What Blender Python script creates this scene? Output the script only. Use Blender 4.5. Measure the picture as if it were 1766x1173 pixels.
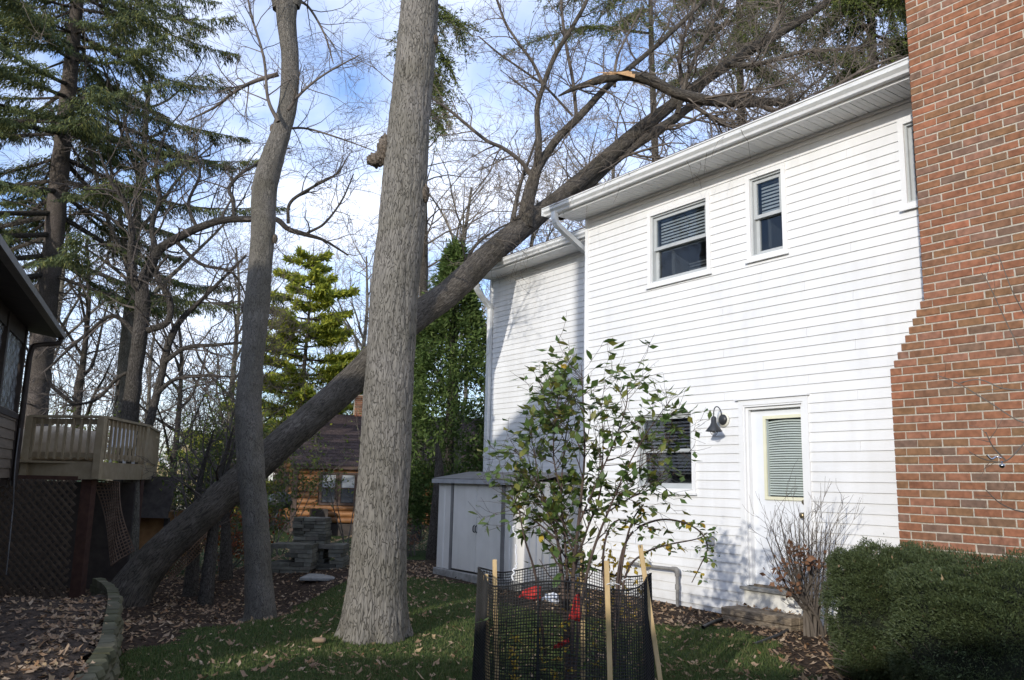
import bpy, math, random
import numpy as np
from mathutils import Matrix, Vector
for o in list(bpy.data.objects): bpy.data.objects.remove(o)
S = bpy.context.scene
COL = S.collection
R_ = math.radians

# ------------------------------------------------------------------ camera
FPX, CX, CY, EYE = 1430.0, 883.0, 586.5, 1.4
PT, RL, TH = R_(9.76), R_(-1.315), R_(35.27)
_c, _s, _cr, _sr = math.cos(PT), math.sin(PT), math.cos(RL), math.sin(RL)
EX = np.array([1, 0, 0.]); UP0 = np.array([0, -_s, _c]); FW = np.array([0, _c, _s])
CR = _cr * EX - _sr * UP0; CU = _sr * EX + _cr * UP0
CO = np.array([0, 0, EYE])
cam = bpy.data.cameras.new('camera'); camo = bpy.data.objects.new('camera', cam); COL.objects.link(camo)
cam.sensor_width = 36; cam.lens = 36 * FPX / 1766; cam.clip_end = 600; cam.clip_start = .05
camo.matrix_world = Matrix(((CR[0], CU[0], -FW[0], 0), (CR[1], CU[1], -FW[1], 0), (CR[2], CU[2], -FW[2], EYE), (0, 0, 0, 1)))
S.camera = camo

# ------------------------------------------------------------------ light
TO_SUN = (-.44, -.90); SUN_EL = R_(16.2)
k = math.hypot(*TO_SUN); SX, SY = TO_SUN[0] / k, TO_SUN[1] / k
w = bpy.data.worlds.new('World'); S.world = w; w.use_nodes = True
nt = w.node_tree; nt.nodes.clear()
out = nt.nodes.new('ShaderNodeOutputWorld'); bg = nt.nodes.new('ShaderNodeBackground')
sky = nt.nodes.new('ShaderNodeTexSky'); sky.sky_type = 'NISHITA'; sky.sun_disc = False
sky.sun_elevation = SUN_EL; sky.sun_rotation = math.atan2(SX, SY); sky.air_density = 1.2; sky.dust_density = .6; sky.ozone_density = 3
bg.inputs[1].default_value = .15
tc = nt.nodes.new('ShaderNodeTexCoord'); mp = nt.nodes.new('ShaderNodeMapping'); mp.inputs['Scale'].default_value = (1, 1, 2.2)
n1 = nt.nodes.new('ShaderNodeTexNoise'); n1.inputs['Scale'].default_value = 2.3; n1.inputs['Detail'].default_value = 7; n1.inputs['Roughness'].default_value = .52; n1.inputs['Distortion'].default_value = .5
rp = nt.nodes.new('ShaderNodeValToRGB'); rp.color_ramp.elements[0].position = .38; rp.color_ramp.elements[1].position = .64
mx = nt.nodes.new('ShaderNodeMixRGB'); mx.inputs[2].default_value = (6.3, 6.6, 7.5, 1)
ml = nt.nodes.new('ShaderNodeMath'); ml.operation = 'MULTIPLY'; ml.inputs[1].default_value = .85
tint = nt.nodes.new('ShaderNodeMixRGB'); tint.blend_type = 'MULTIPLY'; tint.inputs[0].default_value = 1; tint.inputs[2].default_value = (.95, 1.05, 1.35, 1)
nt.links.new(tc.outputs['Generated'], mp.inputs[0]); nt.links.new(mp.outputs[0], n1.inputs[0]); nt.links.new(n1.outputs[0], rp.inputs[0])
nt.links.new(rp.outputs[0], ml.inputs[0]); nt.links.new(ml.outputs[0], mx.inputs[0]); nt.links.new(sky.outputs[0], tint.inputs[1]); nt.links.new(tint.outputs[0], mx.inputs[1])
nt.links.new(mx.outputs[0], bg.inputs[0]); nt.links.new(bg.outputs[0], out.inputs[0])
sl = bpy.data.lights.new('sun', 'SUN'); sl.energy = 2.25; sl.angle = R_(.55); sl.color = (1, .95, .87)
so = bpy.data.objects.new('sun', sl); COL.objects.link(so)
sd = Vector((SX * math.cos(SUN_EL), SY * math.cos(SUN_EL), math.sin(SUN_EL)))
so.rotation_euler = sd.to_track_quat('Z', 'Y').to_euler(); so.location = (0, -20, 30)
S.view_settings.view_transform = 'Standard'; S.view_settings.look = 'None'; S.view_settings.gamma = 1
S.view_settings.use_curve_mapping = False; S.view_settings.exposure = 0.55

# ------------------------------------------------------------------ pixel -> place helpers
def ray(x, y): return FW + CR * (x - CX) / FPX - CU * (y - CY) / FPX
NV = np.array([math.cos(TH), math.sin(TH), 0]); EU = np.array([math.sin(TH), -math.cos(TH), 0])
def at(x, y, Y): r = ray(x, y); return CO + r * (Y / r[1])
def gp(x, y, z=0): r = ray(x, y); return CO + r * ((z - EYE) / r[2])
def wp(x, y, D): r = ray(x, y); return CO + r * (D / (r @ NV))
def H(u, z, D): return NV * D + EU * u + np.array([0, 0, z])
def proj(p):
    v = np.array(p) - CO; q = v @ FW
    return CX + FPX * (v @ CR) / q, CY - FPX * (v @ CU) / q, q
rng = np.random.default_rng(7); random.seed(7)

def ground_z(x, y):
    x = np.asarray(x, float); y = np.asarray(y, float)
    ss = lambda t: np.clip(t, 0, 1) ** 2 * (3 - 2 * np.clip(t, 0, 1))
    z = -.40 * ss((-x - 1.9) / 1.3) * ss((y - 8.0) / 2.2) * (1 - .72 * ss((y - 12.2) / 2.0) * ss((x + 5.5) / 1.2))
    z = z - .12 * ss((y - 14) / 10)
    z = z + .012 * np.sin(x * 2.1 + y) + .01 * np.sin(x * .9 - y * 1.7)
    return z

# ------------------------------------------------------------------ object helpers
def meshdata(name, V, F, mat=None, smooth=False, uv=None, mats=None, midx=None):
    me = bpy.data.meshes.new(name)
    V = np.asarray(V, np.float32).reshape(-1, 3)
    if isinstance(F, np.ndarray):
        n, kk = F.shape
        me.vertices.add(len(V)); me.vertices.foreach_set('co', V.ravel())
        me.loops.add(n * kk); me.loops.foreach_set('vertex_index', F.astype(np.int32).ravel())
        me.polygons.add(n); me.polygons.foreach_set('loop_start', np.arange(0, n * kk, kk, dtype=np.int32))
        if uv is not None:
            l = me.uv_layers.new(name='UVMap'); l.data.foreach_set('uv', np.asarray(uv, np.float32)[F.ravel()].ravel())
        me.update(calc_edges=True)
    else:
        me.from_pydata([tuple(map(float, v)) for v in V], [], F)
    for m in (mats or ([mat] if mat else [])): me.materials.append(m)
    if midx is not None: me.polygons.foreach_set('material_index', np.asarray(midx, np.int32))
    if smooth: me.polygons.foreach_set('use_smooth', np.ones(len(me.polygons), bool))
    me.update()
    return me
def pname(n): return n
def link(name, me, parent=None, kind=None, label=None):
    o = bpy.data.objects.new(name, me); COL.objects.link(o)
    if parent is not None:
        o.parent = parent
        T = Vector((0, 0, 0)); q = parent
        while q is not None: T = T + q.location; q = q.parent
        if tuple(parent.location) != (0, 0, 0): o.matrix_parent_inverse = Matrix.Translation(-parent.location)
    if kind: o['kind'] = kind
    if label: o['label'] = label
    return o
def mk(name, V, F, mat, parent=None, kind=None, label=None, smooth=False, uv=None):
    return link(name, meshdata(name, V, F, mat, smooth, uv), parent, kind, label)
def thing(name, loc, label, cat, group=None):
    o = bpy.data.objects.new(name, None); COL.objects.link(o); o.location = [float(a) for a in loc]
    o.empty_display_size = .1; o['label'] = label; o['category'] = cat
    if group: o['group'] = group
    return o
def tag(o, label, cat, group=None):
    o['label'] = label; o['category'] = cat
    if group: o['group'] = group
    return o
def rebase(o, p):
    p = Vector([float(a) for a in p]); o.data.transform(Matrix.Translation(-p)); o.location = p; return o

class MB:
    def __init__(s): s.V = []; s.F = []; s.n = 0
    def add(s, V, F):
        s.V += [tuple(map(float, v)) for v in V]; s.F += [tuple(i + s.n for i in f) for f in F]; s.n += len(V); return s
    def box8(s, P):  # P: 4 bottom then 4 top
        return s.add(P, [(0, 3, 2, 1), (4, 5, 6, 7), (0, 1, 5, 4), (1, 2, 6, 5), (2, 3, 7, 6), (3, 0, 4, 7)])
    def hbox(s, u0, u1, z0, z1, Df, Db):   # a box in the house frame, Df nearer the viewer
        return s.box8([H(u0, z0, Df), H(u1, z0, Df), H(u1, z0, Db), H(u0, z0, Db), H(u0, z1, Df), H(u1, z1, Df), H(u1, z1, Db), H(u0, z1, Db)])
    def box(s, x0, x1, y0, y1, z0, z1):
        return s.box8([(x0, y0, z0), (x1, y0, z0), (x1, y1, z0), (x0, y1, z0), (x0, y0, z1), (x1, y0, z1), (x1, y1, z1), (x0, y1, z1)])
    def bar(s, a, b, wx, wz, up=(0, 0, 1)):
        a = np.array(a, float); b = np.array(b, float); t = b - a; t /= np.linalg.norm(t); up = np.array(up, float)
        if abs(t @ up) > .97: up = np.array([0, 1., 0])
        r = np.cross(t, up); r /= np.linalg.norm(r); q = np.cross(r, t); r = r * wx / 2; q = q * wz / 2
        return s.box8([a - r - q, a + r - q, a + r + q, a - r + q, b - r - q, b + r - q, b + r + q, b - r + q])
    def build(s, name, mat, parent=None, **kw): return mk(name, s.V, s.F, mat, parent, **kw)
    def go(s, name, mat, parent=None, bev=0, **kw):
        o = s.build(name, mat, parent, **kw)
        if bev: m = o.modifiers.new('b', 'BEVEL'); m.width = bev; m.segments = 1; m.limit_method = 'ANGLE'
        return o

# ------------------------------------------------------------------ materials
def M(name, c1, c2=None, scale=8, rough=.8, bump=0, bscale=None, stretch=(1, 1, 1), metal=0, rnd=0, detail=6, spec=.3, coord='Object', bdist=.01, lo=.35, hi=.65, c3=None):
    m = bpy.data.materials.new(name); m.use_nodes = True; t = m.node_tree; N = t.nodes; L = t.links
    b = N['Principled BSDF']; b.inputs['Roughness'].default_value = rough; b.inputs['Metallic'].default_value = metal
    b.inputs['Specular IOR Level'].default_value = spec
    c2 = c2 or c1
    tcn = N.new('ShaderNodeTexCoord'); mpn = N.new('ShaderNodeMapping'); mpn.inputs['Scale'].default_value = stretch
    L.new(tcn.outputs[coord], mpn.inputs[0])
    no = N.new('ShaderNodeTexNoise'); no.inputs['Scale'].default_value = scale; no.inputs['Detail'].default_value = detail; no.inputs['Roughness'].default_value = .6
    L.new(mpn.outputs[0], no.inputs[0])
    r = N.new('ShaderNodeValToRGB'); r.color_ramp.elements[0].position = lo; r.color_ramp.elements[1].position = hi
    r.color_ramp.elements[0].color = (*c1, 1); r.color_ramp.elements[1].color = (*c2, 1)
    if c3: e = r.color_ramp.elements.new(.5 * (lo + hi)); e.color = (*c3, 1)
    L.new(no.outputs[0], r.inputs[0]); cur = r.outputs[0]
    if rnd:
        g = N.new('ShaderNodeNewGeometry'); oi = N.new('ShaderNodeObjectInfo'); ad = N.new('ShaderNodeMath'); ad.operation = 'ADD'
        L.new(g.outputs['Random Per Island'], ad.inputs[0]); L.new(oi.outputs['Random'], ad.inputs[1])
        fr = N.new('ShaderNodeMath'); fr.operation = 'FRACT'; L.new(ad.outputs[0], fr.inputs[0])
        mr = N.new('ShaderNodeMapRange'); mr.inputs[3].default_value = 1 - rnd; mr.inputs[4].default_value = 1 + rnd; L.new(fr.outputs[0], mr.inputs[0])
        hs = N.new('ShaderNodeHueSaturation'); L.new(mr.outputs[0], hs.inputs['Value']); L.new(cur, hs.inputs['Color']); cur = hs.outputs[0]
    L.new(cur, b.inputs['Base Color'])
    if bump:
        n2 = N.new('ShaderNodeTexNoise'); n2.inputs['Scale'].default_value = bscale or scale * 4; n2.inputs['Detail'].default_value = 5
        L.new(mpn.outputs[0], n2.inputs[0]); bp = N.new('ShaderNodeBump'); bp.inputs['Strength'].default_value = bump; bp.inputs['Distance'].default_value = bdist
        L.new(n2.outputs[0], bp.inputs['Height']); L.new(bp.outputs[0], b.inputs['Normal'])
    return m
def ramp_island(name, cols, rough=.7, spec=.25, trans=0, noise=0, mult=1):
    """colour picked per leaf / brick / blade"""
    m = bpy.data.materials.new(name); m.use_nodes = True; t = m.node_tree; N = t.nodes; L = t.links
    b = N['Principled BSDF']; b.inputs['Roughness'].default_value = rough; b.inputs['Specular IOR Level'].default_value = spec
    g = N.new('ShaderNodeNewGeometry'); oi = N.new('ShaderNodeObjectInfo'); ad = N.new('ShaderNodeMath'); ad.operation = 'ADD'
    L.new(g.outputs['Random Per Island'], ad.inputs[0]); L.new(oi.outputs['Random'], ad.inputs[1])
    fr = N.new('ShaderNodeMath'); fr.operation = 'FRACT'; L.new(ad.outputs[0], fr.inputs[0])
    r = N.new('ShaderNodeValToRGB'); el = r.color_ramp.elements
    while len(el) > 1: el.remove(el[0])
    el[0].position = 0; el[0].color = (*cols[0], 1)
    for i, c in enumerate(cols[1:], 1): e = el.new(i / (len(cols) - 1)); e.color = (*c, 1)
    L.new(fr.outputs[0], r.inputs[0]); cur = r.outputs[0]
    if noise:
        tcn = N.new('ShaderNodeTexCoord'); no = N.new('ShaderNodeTexNoise'); no.inputs['Scale'].default_value = noise; no.inputs['Detail'].default_value = 5
        no.noise_dimensions = '4D'; sc = N.new('ShaderNodeMath'); sc.operation = 'MULTIPLY'; sc.inputs[1].default_value = 37; L.new(fr.outputs[0], sc.inputs[0]); L.new(sc.outputs[0], no.inputs['W'])
        L.new(tcn.outputs['Object'], no.inputs['Vector'])
        mr = N.new('ShaderNodeMapRange'); mr.inputs[1].default_value = .3; mr.inputs[2].default_value = .7; mr.inputs[3].default_value = .7; mr.inputs[4].default_value = 1.25; L.new(no.outputs[0], mr.inputs[0])
        hs = N.new('ShaderNodeHueSaturation'); L.new(mr.outputs[0], hs.inputs['Value']); L.new(cur, hs.inputs['Color']); cur = hs.outputs[0]
        bp = N.new('ShaderNodeBump'); bp.inputs['Strength'].default_value = .5; bp.inputs['Distance'].default_value = .004; L.new(no.outputs[0], bp.inputs['Height']); L.new(bp.outputs[0], b.inputs['Normal'])
    L.new(cur, b.inputs['Base Color'])
    if trans:
        tr = N.new('ShaderNodeBsdfTranslucent'); L.new(cur, tr.inputs[0]); mxs = N.new('ShaderNodeMixShader'); mxs.inputs[0].default_value = trans
        L.new(b.outputs[0], mxs.inputs[1]); L.new(tr.outputs[0], mxs.inputs[2]); L.new(mxs.outputs[0], N['Material Output'].inputs[0])
    return m
def bark(name, light, dark, sc=28, ys=.22, bd=.02, patch=None, cr=.13, lo2=.45):
    """furrowed bark in metres along / around the limb (uv)"""
    m = bpy.data.materials.new(name); m.use_nodes = True; t = m.node_tree; N = t.nodes; L = t.links
    b = N['Principled BSDF']; b.inputs['Roughness'].default_value = .95; b.inputs['Specular IOR Level'].default_value = .15
    uv = N.new('ShaderNodeUVMap'); mpn = N.new('ShaderNodeMapping'); mpn.inputs['Scale'].default_value = (1, ys, 1); L.new(uv.outputs[0], mpn.inputs[0])
    no = N.new('ShaderNodeTexNoise'); no.inputs['Scale'].default_value = 9; no.inputs['Detail'].default_value = 4; L.new(mpn.outputs[0], no.inputs[0])
    mv = N.new('ShaderNodeMixRGB'); mv.blend_type = 'LINEAR_LIGHT'; mv.inputs[0].default_value = .13; L.new(mpn.outputs[0], mv.inputs[1]); L.new(no.outputs['Color'], mv.inputs[2])
    vo = N.new('ShaderNodeTexVoronoi'); vo.feature = 'DISTANCE_TO_EDGE'; vo.inputs['Scale'].default_value = sc; L.new(mv.outputs[0], vo.inputs[0])
    r = N.new('ShaderNodeValToRGB'); r.color_ramp.elements[0].position = .0; r.color_ramp.elements[1].position = cr
    r.color_ramp.elements[0].color = (0, 0, 0, 1); L.new(vo.outputs[0], r.inputs[0])
    n2 = N.new('ShaderNodeTexNoise'); n2.inputs['Scale'].default_value = 60; n2.inputs['Detail'].default_value = 6; L.new(mpn.outputs[0], n2.inputs[0])
    n3 = N.new('ShaderNodeTexNoise'); n3.inputs['Scale'].default_value = 2.2; n3.inputs['Detail'].default_value = 5; L.new(uv.outputs[0], n3.inputs[0])
    c = N.new('ShaderNodeMixRGB'); c.inputs[1].default_value = (*dark, 1); c.inputs[2].default_value = (*light, 1)
    mm = N.new('ShaderNodeMath'); mm.operation = 'MULTIPLY'; L.new(r.outputs[0], mm.inputs[0])
    mr = N.new('ShaderNodeMapRange'); mr.inputs[1].default_value = .3; mr.inputs[2].default_value = .7; mr.inputs[3].default_value = lo2; mr.inputs[4].default_value = 1; L.new(n2.outputs[0], mr.inputs[0])
    L.new(mr.outputs[0], mm.inputs[1]); L.new(mm.outputs[0], c.inputs[0])
    c2 = N.new('ShaderNodeMixRGB'); c2.blend_type = 'MULTIPLY'; c2.inputs[0].default_value = 1; L.new(c.outputs[0], c2.inputs[1])
    r3 = N.new('ShaderNodeValToRGB'); r3.color_ramp.elements[0].position = .35; r3.color_ramp.elements[1].position = .65
    r3.color_ramp.elements[0].color = (*(patch or (.72, .72, .66)), 1); r3.color_ramp.elements[1].color = (1.0, 1.0, 1.0, 1); L.new(n3.outputs[0], r3.inputs[0]); L.new(r3.outputs[0], c2.inputs[2])
    L.new(c2.outputs[0], b.inputs['Base Color'])
    bp = N.new('ShaderNodeBump'); bp.inputs['Strength'].default_value = 1; bp.inputs['Distance'].default_value = bd; L.new(mm.outputs[0], bp.inputs['Height']); L.new(bp.outputs[0], b.inputs['Normal'])
    return m
def glass(name='window_glass', tint=(.85, .88, .9), refl=.02):
    m = bpy.data.materials.new(name); m.use_nodes = True; N = m.node_tree.nodes; L = m.node_tree.links; N.remove(N['Principled BSDF'])
    tr = N.new('ShaderNodeBsdfTransparent'); tr.inputs[0].default_value = (*tint, 1); gl = N.new('ShaderNodeBsdfGlossy'); gl.inputs['Roughness'].default_value = .03
    lw = N.new('ShaderNodeFresnel'); lw.inputs[0].default_value = 1.5; ad = N.new('ShaderNodeMath'); ad.operation = 'ADD'; ad.inputs[1].default_value = refl; L.new(lw.outputs[0], ad.inputs[0])
    tcn = N.new('ShaderNodeTexCoord'); no = N.new('ShaderNodeTexNoise'); no.inputs['Scale'].default_value = 3; L.new(tcn.outputs['Object'], no.inputs[0])
    bp = N.new('ShaderNodeBump'); bp.inputs['Distance'].default_value = .004; bp.inputs['Strength'].default_value = .4; L.new(no.outputs[0], bp.inputs['Height']); L.new(bp.outputs[0], gl.inputs['Normal'])
    mxs = N.new('ShaderNodeMixShader'); gm_ = N.new('ShaderNodeNewGeometry'); ib = N.new('ShaderNodeMath'); ib.operation = 'SUBTRACT'; ib.inputs[0].default_value = 1; L.new(gm_.outputs['Backfacing'], ib.inputs[1]); mu = N.new('ShaderNodeMath'); mu.operation = 'MULTIPLY'; L.new(ad.outputs[0], mu.inputs[0]); L.new(ib.outputs[0], mu.inputs[1]); L.new(mu.outputs[0], mxs.inputs[0]); L.new(tr.outputs[0], mxs.inputs[1]); L.new(gl.outputs[0], mxs.inputs[2]); L.new(mxs.outputs[0], N['Material Output'].inputs[0])
    return m

VINYL = M('white_vinyl', (.72, .72, .71), (.80, .80, .79), 1.3, .45, .12, 60, (1, 1, 1), spec=.4, bdist=.002, rnd=.015)
def add_splash(m, zlo=.05, zhi=.75, col=(.42, .39, .33), amt=.45):
    t = m.node_tree; N = t.nodes; L = t.links; b = N['Principled BSDF']; src = b.inputs['Base Color'].links[0].from_socket
    g = N.new('ShaderNodeNewGeometry'); sx = N.new('ShaderNodeSeparateXYZ'); L.new(g.outputs['Position'], sx.inputs[0])
    mr = N.new('ShaderNodeMapRange'); mr.inputs[1].default_value = zlo; mr.inputs[2].default_value = zhi; mr.inputs[3].default_value = 1; mr.inputs[4].default_value = 0; L.new(sx.outputs['Z'], mr.inputs[0])
    n = N.new('ShaderNodeTexNoise'); n.inputs['Scale'].default_value = 5; n.inputs['Detail'].default_value = 8; L.new(g.outputs['Position'], n.inputs[0])
    r = N.new('ShaderNodeMapRange'); r.inputs[1].default_value = .38; r.inputs[2].default_value = .72; L.new(n.outputs[0], r.inputs[0])
    m1 = N.new('ShaderNodeMath'); m1.operation = 'POWER'; m1.inputs[1].default_value = 2; L.new(mr.outputs[0], m1.inputs[0])
    m2 = N.new('ShaderNodeMath'); m2.operation = 'MULTIPLY'; L.new(m1.outputs[0], m2.inputs[0]); L.new(r.outputs[0], m2.inputs[1])
    # faint streaky grime everywhere
    mp = N.new('ShaderNodeMapping'); mp.inputs['Scale'].default_value = (3, 3, .35); L.new(g.outputs['Position'], mp.inputs[0]); n3 = N.new('ShaderNodeTexNoise'); n3.inputs['Scale'].default_value = 3; n3.inputs['Detail'].default_value = 9; L.new(mp.outputs[0], n3.inputs[0])
    r3 = N.new('ShaderNodeMapRange'); r3.inputs[1].default_value = .45; r3.inputs[2].default_value = .8; r3.inputs[3].default_value = 0; r3.inputs[4].default_value = .16; L.new(n3.outputs[0], r3.inputs[0])
    m3 = N.new('ShaderNodeMath'); m3.operation = 'MULTIPLY_ADD'; m3.inputs[1].default_value = amt; L.new(m2.outputs[0], m3.inputs[0]); L.new(r3.outputs[0], m3.inputs[2]); m3.use_clamp = True
    mx = N.new('ShaderNodeMixRGB'); L.new(m3.outputs[0], mx.inputs[0]); L.new(src, mx.inputs[1]); mx.inputs[2].default_value = (*col, 1); L.new(mx.outputs[0], b.inputs['Base Color'])
add_splash(VINYL)
TRIM = M('white_trim', (.76, .76, .75), (.8, .8, .79), 3, .4, spec=.4)
GUTTER = M('gutter_aluminium', (.66, .67, .66), (.78, .79, .78), 5, .35, stretch=(1, 1, 3), spec=.5, lo=.3, hi=.6)
SASH = M('grey_sash', (.40, .42, .42), (.47, .49, .49), 4, .45)
CREAM = M('cream_frame', (.70, .68, .50), (.76, .74, .56), 4, .5)
DOORM = M('door_paint', (.72, .74, .76), (.78, .79, .80), 2, .4)
BLIND = M('blind_slat', (.60, .62, .59), (.68, .70, .67), 3, .5)
BLINDD = M('blind_slat_dark', (.10, .10, .115), (.13, .13, .145), 3, .5)
BLINDL = M('blind_slat_light', (.34, .35, .345), (.40, .41, .405), 3, .5)
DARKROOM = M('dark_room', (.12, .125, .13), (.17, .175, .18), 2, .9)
GLASS = glass(); GLASSB = glass('clear_glass', (.92, .94, .93), .0)
BLACKM = M('black_metal', (.02, .022, .025), (.035, .037, .04), 10, .4, spec=.5)
SHINGLE = M('asphalt_shingle', (.05, .04, .038), (.12, .095, .09), 30, .95, .6, 80, rnd=.25)
BRICK = ramp_island('brick_face', [(.24, .105, .06), (.28, .125, .068), (.20, .105, .062), (.32, .13, .073), (.23, .125, .064), (.17, .11, .08), (.30, .145, .092), (.25, .11, .06), (.215, .125, .066)], .9, .2, 0, 22)
MORTAR = M('mortar', (.38, .34, .27), (.52, .47, .39), 40, .95, .6, 120)
CONC = M('concrete', (.22, .21, .19), (.34, .33, .30), 14, .9, .4, 60)
WOODOLD = M('weathered_timber', (.13, .10, .07), (.30, .24, .17), 14, .85, .5, 40, (1, 1, 6))
BRASS = M('dull_brass', (.25, .2, .12), (.4, .33, .2), 8, .35, metal=.9)
GALV = M('grey_pipe', (.15, .145, .14), (.25, .24, .22), 12, .6)
STAKE = M('lath_stake', (.42, .29, .13), (.58, .42, .22), 20, .8, .3, 60, (1, 1, .2))
NETM = M('black_netting', (.012, .012, .012), (.02, .02, .02), 10, .6)
SHEDM = M('shed_steel', (.68, .655, .60), (.76, .735, .68), 2.5, .5, spec=.4)
add_splash(SHEDM, -.1, .6, (.3, .27, .22), .5)
SHEDT = M('shed_trim', (.16, .155, .15), (.22, .21, .2), 5, .5)
BARK_BIG = bark('grey_furrowed_bark', (.265, .245, .215), (.075, .067, .058), 42, .17, .008, (.75, .75, .70), .07, .62)
BARK_MID = bark('brown_grey_bark', (.23, .21, .18), (.07, .062, .055), 60, .25, .006, None, .09, .65)
BARK_LEAN = bark('leaning_bark', (.19, .165, .135), (.055, .047, .04), 52, .1, .010, (.6, .6, .55))
BARK_DARK = bark('dark_bark', (.13, .115, .10), (.035, .03, .025), 40, .3, .012)
BARK_PALE = bark('pale_bark', (.30, .27, .22), (.10, .09, .075), 30, .3, .012)
TWIG = M('twig_bark', (.085, .07, .058), (.16, .135, .11), 4, .95)
TWIGL = M('pale_twig', (.24, .205, .17), (.34, .30, .25), 4, .95)
TWIGD = M('dark_twig', (.06, .05, .042), (.12, .10, .085), 4, .95)
BROKEN = M('raw_split_wood', (.36, .20, .09), (.52, .34, .18), 30, .8, .6, 60, (1, 1, 1))
SPRUCE = ramp_island('spruce_needles', [(.07, .095, .045), (.12, .145, .045), (.075, .105, .06), (.2, .2, .055), (.09, .12, .065)], .8, .2, .15)
ARBOR = ramp_island('arborvitae_spray', [(.06, .10, .03), (.11, .165, .04), (.075, .125, .035), (.16, .21, .06), (.05, .085, .03)], .75, .2, .3)
PINE = ramp_island('yellow_pine_needles', [(.42, .43, .05), (.26, .32, .045), (.50, .48, .06), (.14, .20, .04), (.36, .38, .05), (.10, .15, .035)], .8, .2, .3)
YEW = ramp_island('yew_needles', [(.04, .058, .022), (.06, .08, .028), (.042, .062, .025), (.085, .105, .04), (.05, .07, .027)], .6, .3, .1)
LEAFG = ramp_island('shrub_leaf', [(.09, .15, .04), (.12, .19, .05), (.07, .12, .03), (.17, .23, .06), (.10, .16, .04), (.26, .24, .05), (.11, .17, .045)], .5, .4, .35)
LEAFY = ramp_island('yellow_leaf', [(.5, .34, .03), (.6, .42, .05), (.42, .26, .03)], .6, .3, .35)
LEAFU = ramp_island('understory_leaf', [(.07, .11, .02), (.13, .17, .03), (.05, .08, .02), (.2, .22, .05)], .6, .3, .35)
LEAFR = ramp_island('red_leaf', [(.28, .06, .02), (.35, .12, .03), (.18, .05, .03), (.12, .12, .03)], .6, .3, .3)
LITTER = ramp_island('dry_leaf', [(.26, .17, .10), (.36, .25, .16), (.17, .10, .06), (.45, .34, .23), (.28, .15, .07), (.40, .29, .19), (.12, .075, .045), (.5, .36, .2)], .85, .2, .15)
BROWNLEAF = ramp_island('dead_leaf', [(.18, .09, .05), (.26, .14, .08), (.12, .06, .035)], .85, .2, .2)
GRASS = ramp_island('grass_blade', [(.065, .10, .028), (.095, .14, .04), (.06, .085, .026), (.17, .165, .07), (.08, .12, .035)], .7, .2, .25)

# ------------------------------------------------------------------ generators
def catmull(P, n=6):
    P = np.array(P, float)
    if len(P) < 3: 
        t = np.linspace(0, 1, n + 1)[:, None]; return P[0] * (1 - t) + P[-1] * t
    Q = np.vstack([2 * P[0] - P[1], P, 2 * P[-1] - P[-2]]); o = []
    for i in range(1, len(Q) - 2):
        a, b, c, d = Q[i - 1:i + 3]
        for t in np.arange(n) / n:
            o.append(.5 * ((2 * b) + (-a + c) * t + (2 * a - 5 * b + 4 * c - d) * t * t + (-a + 3 * b - 3 * c + d) * t ** 3))
    o.append(P[-1]); o = np.array(o); o[:, 3:] = np.maximum(o[:, 3:], 1e-4); return o
def px(pts, Y=None, n=6):
    """[(x, y, width_px, Y)] in the photo -> smoothed (x,y,z,r)"""
    o = []
    for p in pts:
        yy = p[3] if len(p) > 3 else Y
        q = at(p[0], p[1], yy); o.append((*q, p[2] / 2 / FPX * yy))
    return catmull(o, n)
def frames(P):
    T = np.gradient(P[:, :3], axis=0); T /= np.linalg.norm(T, axis=1)[:, None] + 1e-9
    ref = np.array([0, 1., 0]) if abs(T[:, 1]).max() < .9 else np.array([1., 0, .3])
    A = np.cross(T, ref); A /= np.linalg.norm(A, axis=1)[:, None] + 1e-9
    B = np.cross(T, A); return T, A, B
def tube(P, k=8, noise=None, cap=True):
    P = np.asarray(P, float); n = len(P); T, A, B = frames(P)
    th = np.arange(k + 1) / k * 2 * math.pi
    r = P[:, 3][:, None] * np.ones((1, k + 1))
    ln = np.concatenate([[0], np.cumsum(np.linalg.norm(np.diff(P[:, :3], axis=0), axis=1))])
    if noise is not None: nn = noise(ln, k); r = r * np.hstack([nn, nn[:, :1]])
    V = P[:, None, :3] + r[..., None] * (np.cos(th)[None, :, None] * A[:, None] + np.sin(th)[None, :, None] * B[:, None])
    V = V.reshape(-1, 3); i = np.arange(n - 1)[:, None] * (k + 1) + np.arange(k)[None]
    F = np.stack([i, i + 1, i + k + 2, i + k + 1], -1).reshape(-1, 4)
    uv = np.stack([np.broadcast_to(th[None] * P[:, 3].mean(), (n, k + 1)), np.broadcast_to(ln[:, None], (n, k + 1))], -1).reshape(-1, 2)
    return V, F, uv
def tubes(polys, k=3):
    Vs, Fs, Us, n = [], [], [], 0
    for P in polys:
        V, F, U = tube(P, k); Vs.append(V); Fs.append(F + n); Us.append(U); n += len(V)
    return np.vstack(Vs), np.vstack(Fs), np.vstack(Us)
def vnoise(seed, ax, ay, amp):
    g = np.random.default_rng(seed)
    def f(ln, k):
        o = np.ones((len(ln), k))
        for sx, sy, a in zip(ax, ay, amp):
            G = g.uniform(-1, 1, (int(ln[-1] * sy) + 3, sx))
            u = np.arange(k) / k * sx; v = ln * sy; i = u.astype(int); j = v.astype(int); fu = (u - i); fv = (v - j)[:, None]
            fu = fu * fu * (3 - 2 * fu); fv = fv * fv * (3 - 2 * fv)
            i1 = (i + 1) % sx; i = i % sx
            o += a * ((G[j][:, i] * (1 - fu) + G[j][:, i1] * fu) * (1 - fv) + (G[j + 1][:, i] * (1 - fu) + G[j + 1][:, i1] * fu) * fv)
        return o
    return f
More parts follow.
